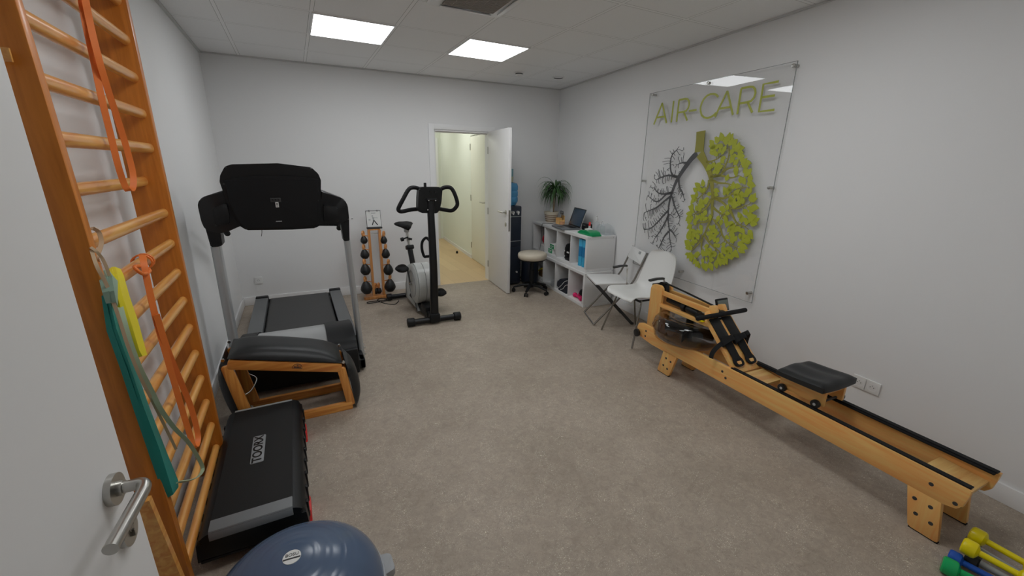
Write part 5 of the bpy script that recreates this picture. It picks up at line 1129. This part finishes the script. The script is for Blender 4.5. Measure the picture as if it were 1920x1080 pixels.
def thick(nodes, par, tip, ex=2.2):
    ch = [[] for _ in nodes]
    for i, p in enumerate(par):
        if p is not None: ch[p].append(i)
    r = [0]*len(nodes)
    order = []; st = [i for i, p in enumerate(par) if p is None]
    while st:
        i = st.pop(); order.append(i); st += ch[i]
    for i in reversed(order): r[i] = tip if not ch[i] else sum(r[c]**ex for c in ch[i])**(1/ex)
    return r, ch
def twig_mesh(bm, nodes, par, r, rmax, y=-.0066, t_=.003):
    for i, p in enumerate(par):
        if p is None: continue
        a, b = V(nodes[p][0], 0, nodes[p][1]), V(nodes[i][0], 0, nodes[i][1]); d = b-a
        if d.length < 1e-6: continue
        n = V(d.z, 0, -d.x).normalized(); ra_, rb_ = min(r[p], rmax), min(r[i], rmax); ra_ = min(ra_, rb_*1.5)
        a = a-d*.12; A = [a-n*ra_, a+n*ra_, b+n*rb_, b-n*rb_]
        f = [bm.verts.new(v+V(0, y, 0)) for v in A]; g = [bm.verts.new(v+V(0, y-t_, 0)) for v in A]
        bm.faces.new(g); bm.faces.new(f[::-1])
        for k in range(4): bm.faces.new((f[k], f[(k+1) % 4], g[(k+1) % 4], g[k]))
def taper(bm, pts, ws, y=-.0068, t_=.0034):
    P = smooth_path([(p[0], w_, p[1]) for p, w_ in zip(pts, ws)], 6); A = []
    for i, p in enumerate(P):
        q0, q1 = P[max(0, i-1)], P[min(len(P)-1, i+1)]; d = V(q1.x-q0.x, 0, q1.z-q0.z).normalized(); n = V(d.z, 0, -d.x); c = V(p.x, y, p.z); w_ = p.y/2
        A.append([bm.verts.new(c-n*w_), bm.verts.new(c+n*w_), bm.verts.new(c+n*w_-V(0, t_, 0)), bm.verts.new(c-n*w_-V(0, t_, 0))])
    for q, r in zip(A, A[1:]):
        for k in range(4): bm.faces.new((q[k], q[(k+1) % 4], r[(k+1) % 4], r[k]))
    bm.faces.new(A[0][::-1]); bm.faces.new(A[-1])
GP = [(0.535, 1.820), (0.588, 1.793), (0.631, 1.767), (0.609, 1.700), (0.561, 1.671), (0.646, 1.662), (0.613, 1.606), (0.565, 1.529), (0.607, 1.491), (0.662, 1.436), (0.691, 1.380), (0.694, 1.323), (0.624, 1.298), (0.690, 1.251), (0.691, 1.173), (0.687, 1.099), (0.638, 1.065), (0.669, 0.995), (0.654, 0.924), (0.626, 0.864), (0.601, 0.810), (0.539, 0.812), (0.481, 0.800), (0.409, 0.801), (0.348, 0.842), (0.241, 0.898), (0.166, 0.962), (0.134, 1.048), (0.120, 1.159), (0.142, 1.279), (0.165, 1.368), (0.201, 1.448), (0.225, 1.561), (0.300, 1.630), (0.330, 1.683), (0.411, 1.780), (0.483, 1.790)]
GT = [dict(p=[(0.750, 1.734), (0.693, 1.687), (0.629, 1.612), (0.570, 1.529), (0.532, 1.456), (0.508, 1.382), (0.490, 1.300), (0.489, 1.215), (0.501, 1.123), (0.531, 1.037), (0.554, 0.949), (0.591, 0.871)]),
      dict(p=[(0.652, 1.654), (0.595, 1.656), (0.545, 1.644)]), dict(p=[(0.564, 1.534), (0.493, 1.542), (0.455, 1.591), (0.439, 1.669), (0.453, 1.727), (0.504, 1.771)]), dict(p=[(0.547, 1.526), (0.443, 1.541), (0.348, 1.522), (0.272, 1.493)]),
      dict(p=[(0.516, 1.389), (0.435, 1.364), (0.364, 1.304), (0.296, 1.284), (0.206, 1.317)]), dict(p=[(0.514, 1.380), (0.415, 1.365), (0.323, 1.370), (0.253, 1.415)]), dict(p=[(0.572, 1.509), (0.595, 1.439), (0.632, 1.402), (0.656, 1.372)]),
      dict(p=[(0.494, 1.219), (0.430, 1.157), (0.369, 1.093), (0.277, 1.015), (0.172, 0.981)]), dict(p=[(0.507, 1.355), (0.426, 1.302), (0.326, 1.230), (0.237, 1.193), (0.144, 1.154)]), dict(p=[(0.520, 1.343), (0.554, 1.278), (0.602, 1.216), (0.648, 1.167)]),
      dict(p=[(0.531, 1.037), (0.581, 1.016), (0.626, 0.975)]), dict(p=[(0.529, 1.015), (0.483, 0.966), (0.453, 0.904), (0.423, 0.840)]), dict(p=[(0.505, 1.179), (0.462, 1.090), (0.407, 0.997), (0.355, 0.931)])]
nd, pr, mn = grow(3, GP, GT, 1050, .018, .017, .12)
r, ch = thick(nd, pr, .0019, 3.4); bm = B(); twig_mesh(bm, nd, pr, r, .0055); obj('bare_twigs', bm, 'sign_grey', root)
bm = B()
for tr, w0 in zip(GT, [.050]+[.014]*12):
    n = len(tr['p']); taper(bm, tr['p'], [w0*(1-i/(n-1))**.9+.006 for i in range(n)] if w0 < .03 else [.050, .046, .042, .036, .030, .025, .020, .017, .014, .011, .009, .006])
obj('bare_trunk', bm, 'sign_grey', root)
LPp = [(0.896, 1.777), (0.938, 1.832), (0.969, 1.858), (1.038, 1.860), (1.098, 1.830), (1.159, 1.784), (1.194, 1.741), (1.200, 1.682), (1.262, 1.655), (1.297, 1.602), (1.323, 1.545), (1.331, 1.465), (1.368, 1.419), (1.398, 1.357), (1.395, 1.297), (1.420, 1.224), (1.406, 1.122), (1.357, 0.988), (1.277, 0.919), (1.166, 0.835), (1.055, 0.778), (0.927, 0.775), (0.822, 0.833), (0.784, 0.920), (0.787, 1.027), (0.772, 1.143), (0.762, 1.232), (0.778, 1.310), (0.773, 1.386), (0.800, 1.462), (0.840, 1.506), (0.906, 1.485), (0.929, 1.515), (0.941, 1.586), (0.884, 1.644), (0.919, 1.702), (0.947, 1.747)]
LTt = [dict(p=[(0.782, 1.733), (0.850, 1.662), (0.910, 1.586), (0.947, 1.516), (0.973, 1.434), (0.990, 1.364), (0.997, 1.293), (1.014, 1.222)]),
       dict(p=[(0.930, 1.541), (0.999, 1.550), (1.040, 1.565), (1.068, 1.633), (1.083, 1.700), (1.077, 1.766)]), dict(p=[(0.970, 1.549), (1.056, 1.552), (1.141, 1.539), (1.205, 1.558)]), dict(p=[(0.865, 1.662), (0.918, 1.667), (0.987, 1.690)]), dict(p=[(1.044, 1.576), (1.100, 1.611), (1.205, 1.623)]),
       dict(p=[(0.997, 1.370), (1.081, 1.347), (1.159, 1.308), (1.242, 1.304), (1.325, 1.340)]), dict(p=[(1.003, 1.377), (1.091, 1.372), (1.155, 1.399), (1.214, 1.448), (1.286, 1.473)]), dict(p=[(1.168, 1.303), (1.214, 1.244), (1.264, 1.193), (1.346, 1.169)]),
       dict(p=[(1.014, 1.222), (0.986, 1.145), (0.957, 1.053), (0.916, 0.969), (0.854, 0.893)]), dict(p=[(1.039, 1.188), (1.107, 1.137), (1.149, 1.071), (1.216, 1.021), (1.317, 0.992)]), dict(p=[(0.983, 1.364), (0.944, 1.288), (0.888, 1.245), (0.813, 1.212)]),
       dict(p=[(0.924, 1.515), (0.920, 1.455), (0.877, 1.392), (0.836, 1.353)]), dict(p=[(0.957, 1.053), (1.014, 0.999), (1.082, 0.961), (1.146, 0.936)]), dict(p=[(1.004, 1.293), (1.085, 1.253), (1.159, 1.238)]), dict(p=[(0.954, 1.516), (1.024, 1.495), (1.109, 1.493), (1.181, 1.479)]), dict(p=[(0.944, 1.038), (0.944, 0.949), (0.976, 0.864)]), dict(p=[(1.012, 1.209), (0.967, 1.167), (0.875, 1.143), (0.798, 1.107)])]
nd, pr, mn = grow(11, LPp, LTt, 650, .020, .024, .15)
r, ch = thick(nd, pr, .0022, 3.0); bm = B(); twig_mesh(bm, nd, pr, r, .005); obj('leafy_twigs', bm, 'sign_olive', root)
bm = B(); taper(bm, [(0.761, 1.916), (0.767, 1.834), (0.772, 1.745)], [.098, .090, .098], -.0070)
for tr, w0 in zip(LTt, [.09]+[.016]*16):
    n = len(tr['p']); taper(bm, tr['p'], [w0*(1-i/(n-1))**.9+.006 for i in range(n)] if w0 < .05 else [.085, .060, .048, .040, .034, .029, .024, .018])
obj('leafy_trunk', bm, 'sign_olive', root)
bm = B(); rnd = random.Random(5); placed = []
def leaf(c, a, L_, y):
    d = V(math.cos(a), 0, math.sin(a)); n = V(-d.z, 0, d.x); o = [(0, 0), (.18, .24), (.42, .34), (.70, .22), (1, 0), (.70, -.22), (.42, -.34), (.18, -.24)]
    f = [bm.verts.new(V(c[0], y, c[1])+d*(L_*p)+n*(L_*q)) for p, q in o]; g = [bm.verts.new(v.co-V(0, .0022, 0)) for v in f]
    bm.faces.new(g); bm.faces.new(f[::-1])
    for k in range(8): bm.faces.new((f[k], f[(k+1) % 8], g[(k+1) % 8], g[k]))
for i in range(len(nd)):
    tipn = not ch[i]
    if mn[i] and not tipn: continue
    if not tipn and rnd.random() > .8: continue
    p = pr[i]; a = math.atan2(nd[i][1]-nd[p][1], nd[i][0]-nd[p][0]) if p is not None else 1.
    for s in ((0,) if tipn else (rnd.choice((-1, 1)),)):
        aa = a+s*rnd.uniform(.6, 1.1)+rnd.uniform(-.35, .35); L_ = rnd.uniform(.048, .074); m_ = (nd[i][0]+math.cos(aa)*L_/2, nd[i][1]+math.sin(aa)*L_/2)
        if sum(1 for q in placed if (q[0]-m_[0])**2+(q[1]-m_[1])**2 < .021**2) >= 1: continue
        placed.append(m_); leaf(nd[i], aa, L_, -.0100-.0005*(len(placed) % 5))
# leaves round the outline
for i in range(len(LPp)):
    a_, b_ = V2 = (LPp[i], LPp[(i+1) % len(LPp)]); L_ = math.hypot(b_[0]-a_[0], b_[1]-a_[1]); n = max(1, int(L_/.042))
    for k in range(n):
        t = (k+.5)/n; c = (a_[0]+(b_[0]-a_[0])*t, a_[1]+(b_[1]-a_[1])*t); nx, nz = (b_[1]-a_[1])/L_, -(b_[0]-a_[0])/L_
        if inside((c[0]+nx*.02, c[1]+nz*.02), LPp): nx, nz = -nx, -nz
        if 28 <= i <= 34 and rnd.random() < .6: continue
        aa = math.atan2(nz, nx)+rnd.uniform(-.6, .6); leaf((c[0]-nx*.035, c[1]-nz*.035), aa, rnd.uniform(.06, .08), -.0125-.0006*(k % 3))
obj('leaves', bm, 'sign_leaf', root)
# ------------------------------------------------------------------ rowing machine (local x along the rails to the viewpoint, y to the wall)
O = (2.494, 2.165, 0); rz = -1.63549
root = thing('rowing_machine', 'long light wooden water rowing machine with smoked tank and black seat', 'rowing machine', O, rz)
TIP = [(-.262, .212), (-.285, .245), (-.292, .285), (-.275, .320), (-.235, .336), (-.108, .331), (-.088, .292), (-.053, .266), (.010, .258), (.092, .267), (.18, .283), (.284, .310), (.322, .322), (.55, .322)]
RAIL = TIP+[(1.808, .322), (1.806, .290), (1.799, .235), (1.782, .210), (1.74, .199), (.95, .198), (.20, .198), (.04, .190), (-.10, .190), (-.187, .200)]
for y in (0, .263):
    bm = B(); prism(bm, RAIL, (0, y, 0), *XZ, (0, 1, 0), .022, .002); rl = obj('rail', bm, 'rower_wood', root)
    bm = B()
    for s, z in ((-.182, .281), (-.184, .234), (.581, .277), (.613, .243), (1.689, .262), (1.776, .232)): cyl(bm, (s, y-.0008 if y == 0 else y+.0228, z), (s, y+.001 if y == 0 else y+.021, z), .009, n=14)
    obj('bolt', bm, 'dark_grey', rl)
    bm = B(); yy = .022 if y == 0 else .241
    prism(bm, rpoly([(0, 0), (.022, 0), (.022, .010), (0, .010)], .003), (.63, yy, .313), (0, 1, 0), (0, 0, 1), (1, 0, 0), 1.165); prism(bm, [(0, 0), (.028, 0), (.028, .006), (0, .006)], (.63, .009 if y == 0 else .252, .3225), (0, 1, 0), (0, 0, 1), (1, 0, 0), 1.17); obj('slide_track', bm, 'black_rubber', root)
def legp(bm, y, P): prism(bm, P, (0, y, 0), *XZ, (0, 1, 0), .022, .003)
for y in (-.0, .263):
    bm = B(); legp(bm, y, rpoly([(.038, .203), (.183, .203), (.122, .006), (-.004, .006)], [0, 0, .012, .012])); l_ = obj('front_leg', bm, 'rower_wood_up', root)
    bm = B(); legp(bm, y, rpoly([(-.003, .006), (.12, .006), (.118, .0), (.0, .0)], 0)); obj('rubber_foot', bm, 'black_rubber', l_)
    bm = B()
    for s, z in ((.075, .145), (.125, .135), (.055, .075), (.100, .062)): cyl(bm, (s, y-.001, z), (s, y+.023, z), .009, n=12)
    obj('bolt', bm, 'dark_grey', l_)
    bm = B(); legp(bm, y, rpoly([(1.615, .203), (1.740, .203), (1.770, .006), (1.662, .006)], [0, 0, .01, .01])); l_ = obj('rear_leg', bm, 'rower_wood_up', root)
    bm = B(); legp(bm, y, rpoly([(1.663, .006), (1.770, .006), (1.770, 0), (1.664, 0)], 0)); obj('rubber_foot', bm, 'black_rubber', l_)
    bm = B()
    for s, z in ((1.655, .155), (1.712, .155), (1.675, .085), (1.730, .080)): cyl(bm, (s, y-.001, z), (s, y+.023, z), .009, n=12)
    obj('bolt', bm, 'dark_grey', l_)
bm = B(); bx(bm, .06, .10, .022, .263, .16, .185, .002); obj('cross_board', bm, 'rower_wood', root)
bm = B(); box(bm, (1.70, .1425, .262), (.17, .241, .020), (0, .06, 0), .002); obj('cross_board', bm, 'ply_wood', root)
bm = B(); bx(bm, 1.60, 1.63, .022, .263, .20, .245, .002); obj('cross_board', bm, 'black_plastic', root)
bm = B(); box(bm, (.755, .1425, .288), (.135, .235, .018), (0, .12, 0), .002); obj('heel_board', bm, 'ply_wood', root)
bm = B(); cyl(bm, (.64, .14, .232), (1.60, .14, .232), .006, n=8); obj('bungee', bm, 'dark_grey', root)
for y in (-.03, .297):
    bm = B(); cyl(bm, (-.268, y, .236), (-.268, y+.022, .236), .034, n=28, bev=.005); obj('transport_wheel', bm, 'wheel_black', root)
# upright posts
for y in (.085, .180):
    bm = B(); prism(bm, rpoly([(-.275, .20), (-.150, .20), (-.138, .675), (-.272, .670)], [0, 0, .045, .05], 8), (0, y, 0), *XZ, (0, 1, 0), .024, .003); obj('post', bm, 'rower_wood_up', root)
bm = B(); lathe(bm, [(0, -.020), (.045, -.020), (.045, -.014), (.036, -.010), (.036, .010), (.045, .014), (.045, .020), (0, .020)], (-.19, .1445, .645), (0, 1, 0), 28); obj('pulley', bm, 'black_plastic', root)
bm = B(); strap(bm, [V(-.235, .1445, .60), V(-.238, .1445, .655), V(-.205, .1445, .690), V(-.16, .1445, .680), V(-.145, .1445, .62)], .040, .008, (0, 1, 0)); obj('pulley_cover', bm, 'black_satin', root)
bm = B(); bx(bm, -.280, -.262, .10, .19, .585, .665, .004); obj('pulley_cover', bm, 'black_plastic', root)
for y in (.092, .174):
    bm = B(); prism(bm, [(-.150, .600), (.33, .590), (.33, .632), (-.150, .636)], (0, y, 0), *XZ, (0, 1, 0), .022, .002); obj('top_beam', bm, 'rower_wood', root)
    bm = B(); prism(bm, [(-.155, .500), (.34, .500), (.34, .528), (-.155, .526)], (0, y-.012, 0), *XZ, (0, 1, 0), .040, .002); obj('tank_beam', bm, 'rower_wood', root)
# rolled straps stored between beams
bm = B(); cyl(bm, (-.12, .145, .565), (.08, .145, .560), .026, n=20); obj('drive_tube', bm, 'black_satin', root)
bm = B(); cyl(bm, (.05, .13, .560), (.09, .13, .558), .036, n=16, bev=.008); cyl(bm, (.10, .13, .560), (.22, .12, .555), .032, n=16, bev=.01); box(bm, (.26, .10, .552), (.08, .05, .05), (0, .2, .3), .01); obj('drive_clutch', bm, 'black_plastic', root)
bm = B(); box(bm, (.28, .075, .531), (.06, .03, .006), None, .001); obj('warning_label', bm, 'yellow_vinyl', root)
# tank
TC = (.13, .1425, 0)
bm = B(); lathe(bm, [(.14, .492), (.19, .495), (.235, .487), (.262, .460), (.272, .414), (.277, .408), (.277, .398), (.272, .392), (.264, .350), (.235, .320), (.19, .306), (.10, .305), (0, .305)], TC, n=72); tank = obj('water_tank', bm, 'smoked', root, sharp=70)
bm = B(); lathe(bm, [(.14, .492), (.12, .485), (.10, .44), (0, .44)], TC, n=48); obj('tank_collar', bm, 'smoked', tank)
bm = B(); lathe(bm, [(0, .315), (.19, .320), (.232, .336), (.258, .360), (.266, .392), (0, .392)], TC, n=64); obj('water', bm, mat_water := clearmat('water', (.72, .72, .74), 1.33), tank)
bm = B(); lathe(bm, [(0, .33), (.030, .33), (.030, .50), (.05, .505), (.05, .525), (0, .525)], TC, n=28)
obj('paddle_hub', bm, 'black_plastic', tank)
for k in range(4):
    bm = B(); a = k*PI/2+.5; box(bm, V(TC[0], TC[1], .385)+V(math.cos(a), math.sin(a), 0)*.105, (.16, .006, .085), (0, 0, a), .002); obj('paddle', bm, 'black_plastic', tank)
bm = B(); bx(bm, .0, .26, .03, .255, .285, .303, .002); obj('tank_board', bm, 'rower_wood', root)
# foot board
f0, f1 = V(.345, 0, .610), V(.668, 0, .300); fd = (f1-f0).normalized(); fn = V(-fd.z, 0, fd.x)
if fn.z < 0: fn = -fn
def fb(t, y, h=0.): return f0+fd*t+fn*h+V(0, y, 0)
FL = (f1-f0).length
bm = B(); FP = rpoly([(-.02, .062), (-.02, .222), (.035, .262), (FL, .262), (FL, .022), (.035, .022)], [.01, .01, .02, .003, .003, .02])
prism(bm, FP, f0-fn*.022, fd, (0, 1, 0), fn, .022, .002); obj('foot_board', bm, 'rower_wood', root)
bm = B(); prism(bm, rpoly([(.31, .56), (.36, .56), (.395, .62), (.365, .672), (.325, .66)], .008), (0, .088, 0), *XZ, (0, 1, 0), .030, .003); obj('handle_cradle', bm, 'rower_wood', root)
bm = B(); prism(bm, rpoly([(.31, .56), (.36, .56), (.395, .62), (.365, .672), (.325, .66)], .008), (0, .170, 0), *XZ, (0, 1, 0), .030, .003); obj('handle_cradle', bm, 'rower_wood', root)
for y0_ in (.036, .154):
    yc_ = y0_+.046; bm = B()
    prism(bm, rpoly([(.045, y0_), (.045, y0_+.092), (.235, y0_+.092), (.235, y0_)], .008), f0+fn*.001, fd, (0, 1, 0), fn, .007, .002); fr = obj('foot_rest', bm, 'black_plastic', root)
    bm = B(); prism(bm, rpoly([(.19, y0_+.006), (.19, y0_+.086), (.30, y0_+.080), (.345, y0_+.078), (.375, y0_+.094), (.405, y0_+.086), (.415, y0_+.046), (.405, y0_+.006), (.375, y0_-.002), (.345, y0_+.014), (.30, y0_+.012)], .012, 4), f0+fn*.008, fd, (0, 1, 0), fn, .007, .002); h_ = obj('heel_rest', bm, 'black_rubber', fr)
    bm = B(); prism(bm, rpoly([(.375, y0_+.025), (.375, y0_+.067), (.398, y0_+.062), (.398, y0_+.030)], .008), f0+fn*.015, fd, (0, 1, 0), fn, .002); obj('heel_pad', bm, 'rower_wood', h_)
    bm = B(); ya, yb_ = y0_-.012, y0_+.104
    strap(bm, [fb(.25, ya, .0), fb(.235, ya+.003, .02), fb(.225, yc_-.03, .045), fb(.215, yc_+.03, .045), fb(.215, yb_-.003, .02), fb(.225, yb_, .0)], .040, .005, [fd]*31, 6); obj('foot_strap', bm, 'black_rubber', root)
bm = B(); strap(bm, [fb(.215, .250, .02), fb(.20, .285, .03), fb(.20, .318, .015), fb(.225, .325, -.03), fb(.26, .310, -.06)], .030, .004, [fd]*25); box(bm, fb(.205, .262, .035), (.03, .03, .012), (0, .7, 0), .003); obj('strap_end', bm, 'black_rubber', root)
bm = B(); strap(bm, [fb(.235, .030, .02), fb(.245, -.01, .01), fb(.27, -.045, -.03), fb(.30, -.055, -.06)], .030, .004, [fd]*19); obj('strap_end', bm, 'black_rubber', root)
bm = B(); lathe(bm, [(0, 0), (.019, 0), (.019, .003), (0, .003)], fb(.045, .1425, .001), fn, 28); lg = obj('round_badge', bm, 'black_satin', root)
bm = B(); box(bm, fb(.045, .1425, .0046), (.006, .026, .001), Matrix.Rotation(math.atan2(-fd.z, fd.x), 3, 'Y')); obj('badge_band', bm, 'paper_white', lg)
bm = B(); prism(bm, rpoly([(.03, .0), (.03, .03), (.225, .03), (.225, 0)], .004), f0+fn*.0005+V(0, .1275, 0), fd, (0, 1, 0), fn, .002); obj('centre_strip', bm, 'rower_wood_up', root)
# pull handle and its strap
bm = B(); cyl(bm, (.400, -.105, .612), (.395, .385, .612), .0165, n=20, bev=.006); hd_ = obj('pull_handle', bm, 'black_rubber', root)
bm = B(); box(bm, (.385, .140, .618), (.035, .06, .03), None, .006); obj('handle_clip', bm, 'black_plastic', hd_)
bm = B(); sweep(bm, [V(-.18, .1425, .692), V(.05, .1425, .675), V(.30, .1425, .650), V(.375, .1425, .625)], rect(.024, .004), (0, 1, 0)); obj('drive_strap', bm, 'black_rubber', root)
# monitor
bm = B(); box(bm, (.302, .245, .640), (.016, .120, .095), (0, -.35, .0), .005); mo = obj('monitor', bm, 'black_plastic', root)
bm = B(); box(bm, (.311, .245, .643), (.004, .100, .070), (0, -.35, .0), .001); obj('monitor_screen', bm, mat('lcd', (.16, .19, .17), .25), mo)
bm = B(); tube(bm, [(.30, .19, .60), (.30, .21, .605), (.300, .235, .62)], .008, 5, 10); obj('monitor_arm', bm, 'black_plastic', mo)
# seat
bm = B(); NI, NJ = 18, 14; G, Gb = [], []
S0, S1, Y0, Y1 = .935, 1.195, -.010, .295
for i in range(NI+1):
    u_ = i/NI; ra_, rb_ = [], []
    for j in range(NJ+1):
        v_ = j/NJ; s = S0+(S1-S0)*u_; y = Y0+(Y1-Y0)*v_
        s += .018*(1-(2*v_-1)**2)*(-1 if u_ < .5 else .4)*abs(2*u_-1)
        e = (1-abs(2*u_-1)**7)*(1-abs(2*v_-1)**7)
        dish = -.016*(math.exp(-((v_-.27)/.15)**2)+math.exp(-((v_-.73)/.15)**2))*(.3+.7*math.sin(PI*min(1, u_*1.1))); back = .016*max(0, (u_-.0))**1.5
        ra_.append(bm.verts.new((s, y, .462+.022*max(e, 0)**.5+dish+back))); rb_.append(bm.verts.new((s, y, .436+back*.6)))
    G.append(ra_); Gb.append(rb_)
for i in range(NI):
    for j in range(NJ): bm.faces.new((G[i][j], G[i][j+1], G[i+1][j+1], G[i+1][j])); bm.faces.new((Gb[i][j], Gb[i+1][j], Gb[i+1][j+1], Gb[i][j+1]))
    bm.faces.new((G[i][0], G[i+1][0], Gb[i+1][0], Gb[i][0])); bm.faces.new((G[i][-1], Gb[i][-1], Gb[i+1][-1], G[i+1][-1]))
for j in range(NJ): bm.faces.new((G[0][j], Gb[0][j], Gb[0][j+1], G[0][j+1])); bm.faces.new((G[-1][j], G[-1][j+1], Gb[-1][j+1], Gb[-1][j]))
obj('seat', bm, 'black_leather', root, sharp=50)
for y in (.045, .218):
    bm = B(); prism(bm, [(.935, .345), (1.185, .345), (1.185, .440), (.935, .432)], (0, y, 0), *XZ, (0, 1, 0), .022, .003); obj('seat_board', bm, 'rower_wood', root)
bm = B(); bx(bm, .945, 1.18, .045, .24, .418, .436, .002); obj('seat_base', bm, 'rower_wood', root)
bm = B()
for s in (.965, 1.155): cyl(bm, (s, .02, .353), (s, .265, .353), .007, n=12)
obj('axle', bm, 'dark_grey', root)
for s in (.965, 1.155):
    for y in (.018, .244):
        bm = B(); cyl(bm, (s, y, .3533), (s, y+.022, .3533), .0240, n=26, bev=.004); wh = obj('seat_wheel', bm, 'wheel_black', root)
        bm = B(); yy = y-.0008 if y < .1 else y+.0228; cyl(bm, (s, yy, .353), (s, y+.011, .353), .008, n=14); obj('wheel_hub', bm, 'grey_metal', wh)
# ------------------------------------------------------------------ dumbbells on the floor
GD = 'dumbbells on the floor by the rowing machine'
dumbbell('dumbbell', 'yellow dumbbell on top of the floor pile, nearer the rowing machine', 'yellow_vinyl', (2.446, .309, .100), (2.440, .150, .100), .034, .0125, GD)
dumbbell('dumbbell', 'yellow dumbbell on top of the floor pile, nearer the green dumbbell', 'yellow_vinyl', (2.334, .303, .100), (2.345, .145, .100), .034, .0125, GD)
dumbbell('dumbbell', 'shiny green dumbbell at the left of the floor pile', 'green_vinyl', (2.232, .318, .035), (2.275, .140, .035), .036, .0145, GD)
dumbbell('dumbbell', 'blue dumbbell half hidden between the green and the yellow ones', 'blue_vinyl', (2.311, .326, .032), (2.335, .150, .032), .030, .013, GD)
dumbbell('dumbbell', 'dark dumbbell with grey grip in the floor pile under the near yellow one', 'wheel_black', (2.375, .29, .032), (2.385, .13, .032), .032, .013, GD, True)
dumbbell('dumbbell', 'dark grey dumbbell with grey grip seen between the two yellow ones', 'grey_iron', (2.462, .318, .034), (2.452, .150, .034), .034, .014, GD, True)
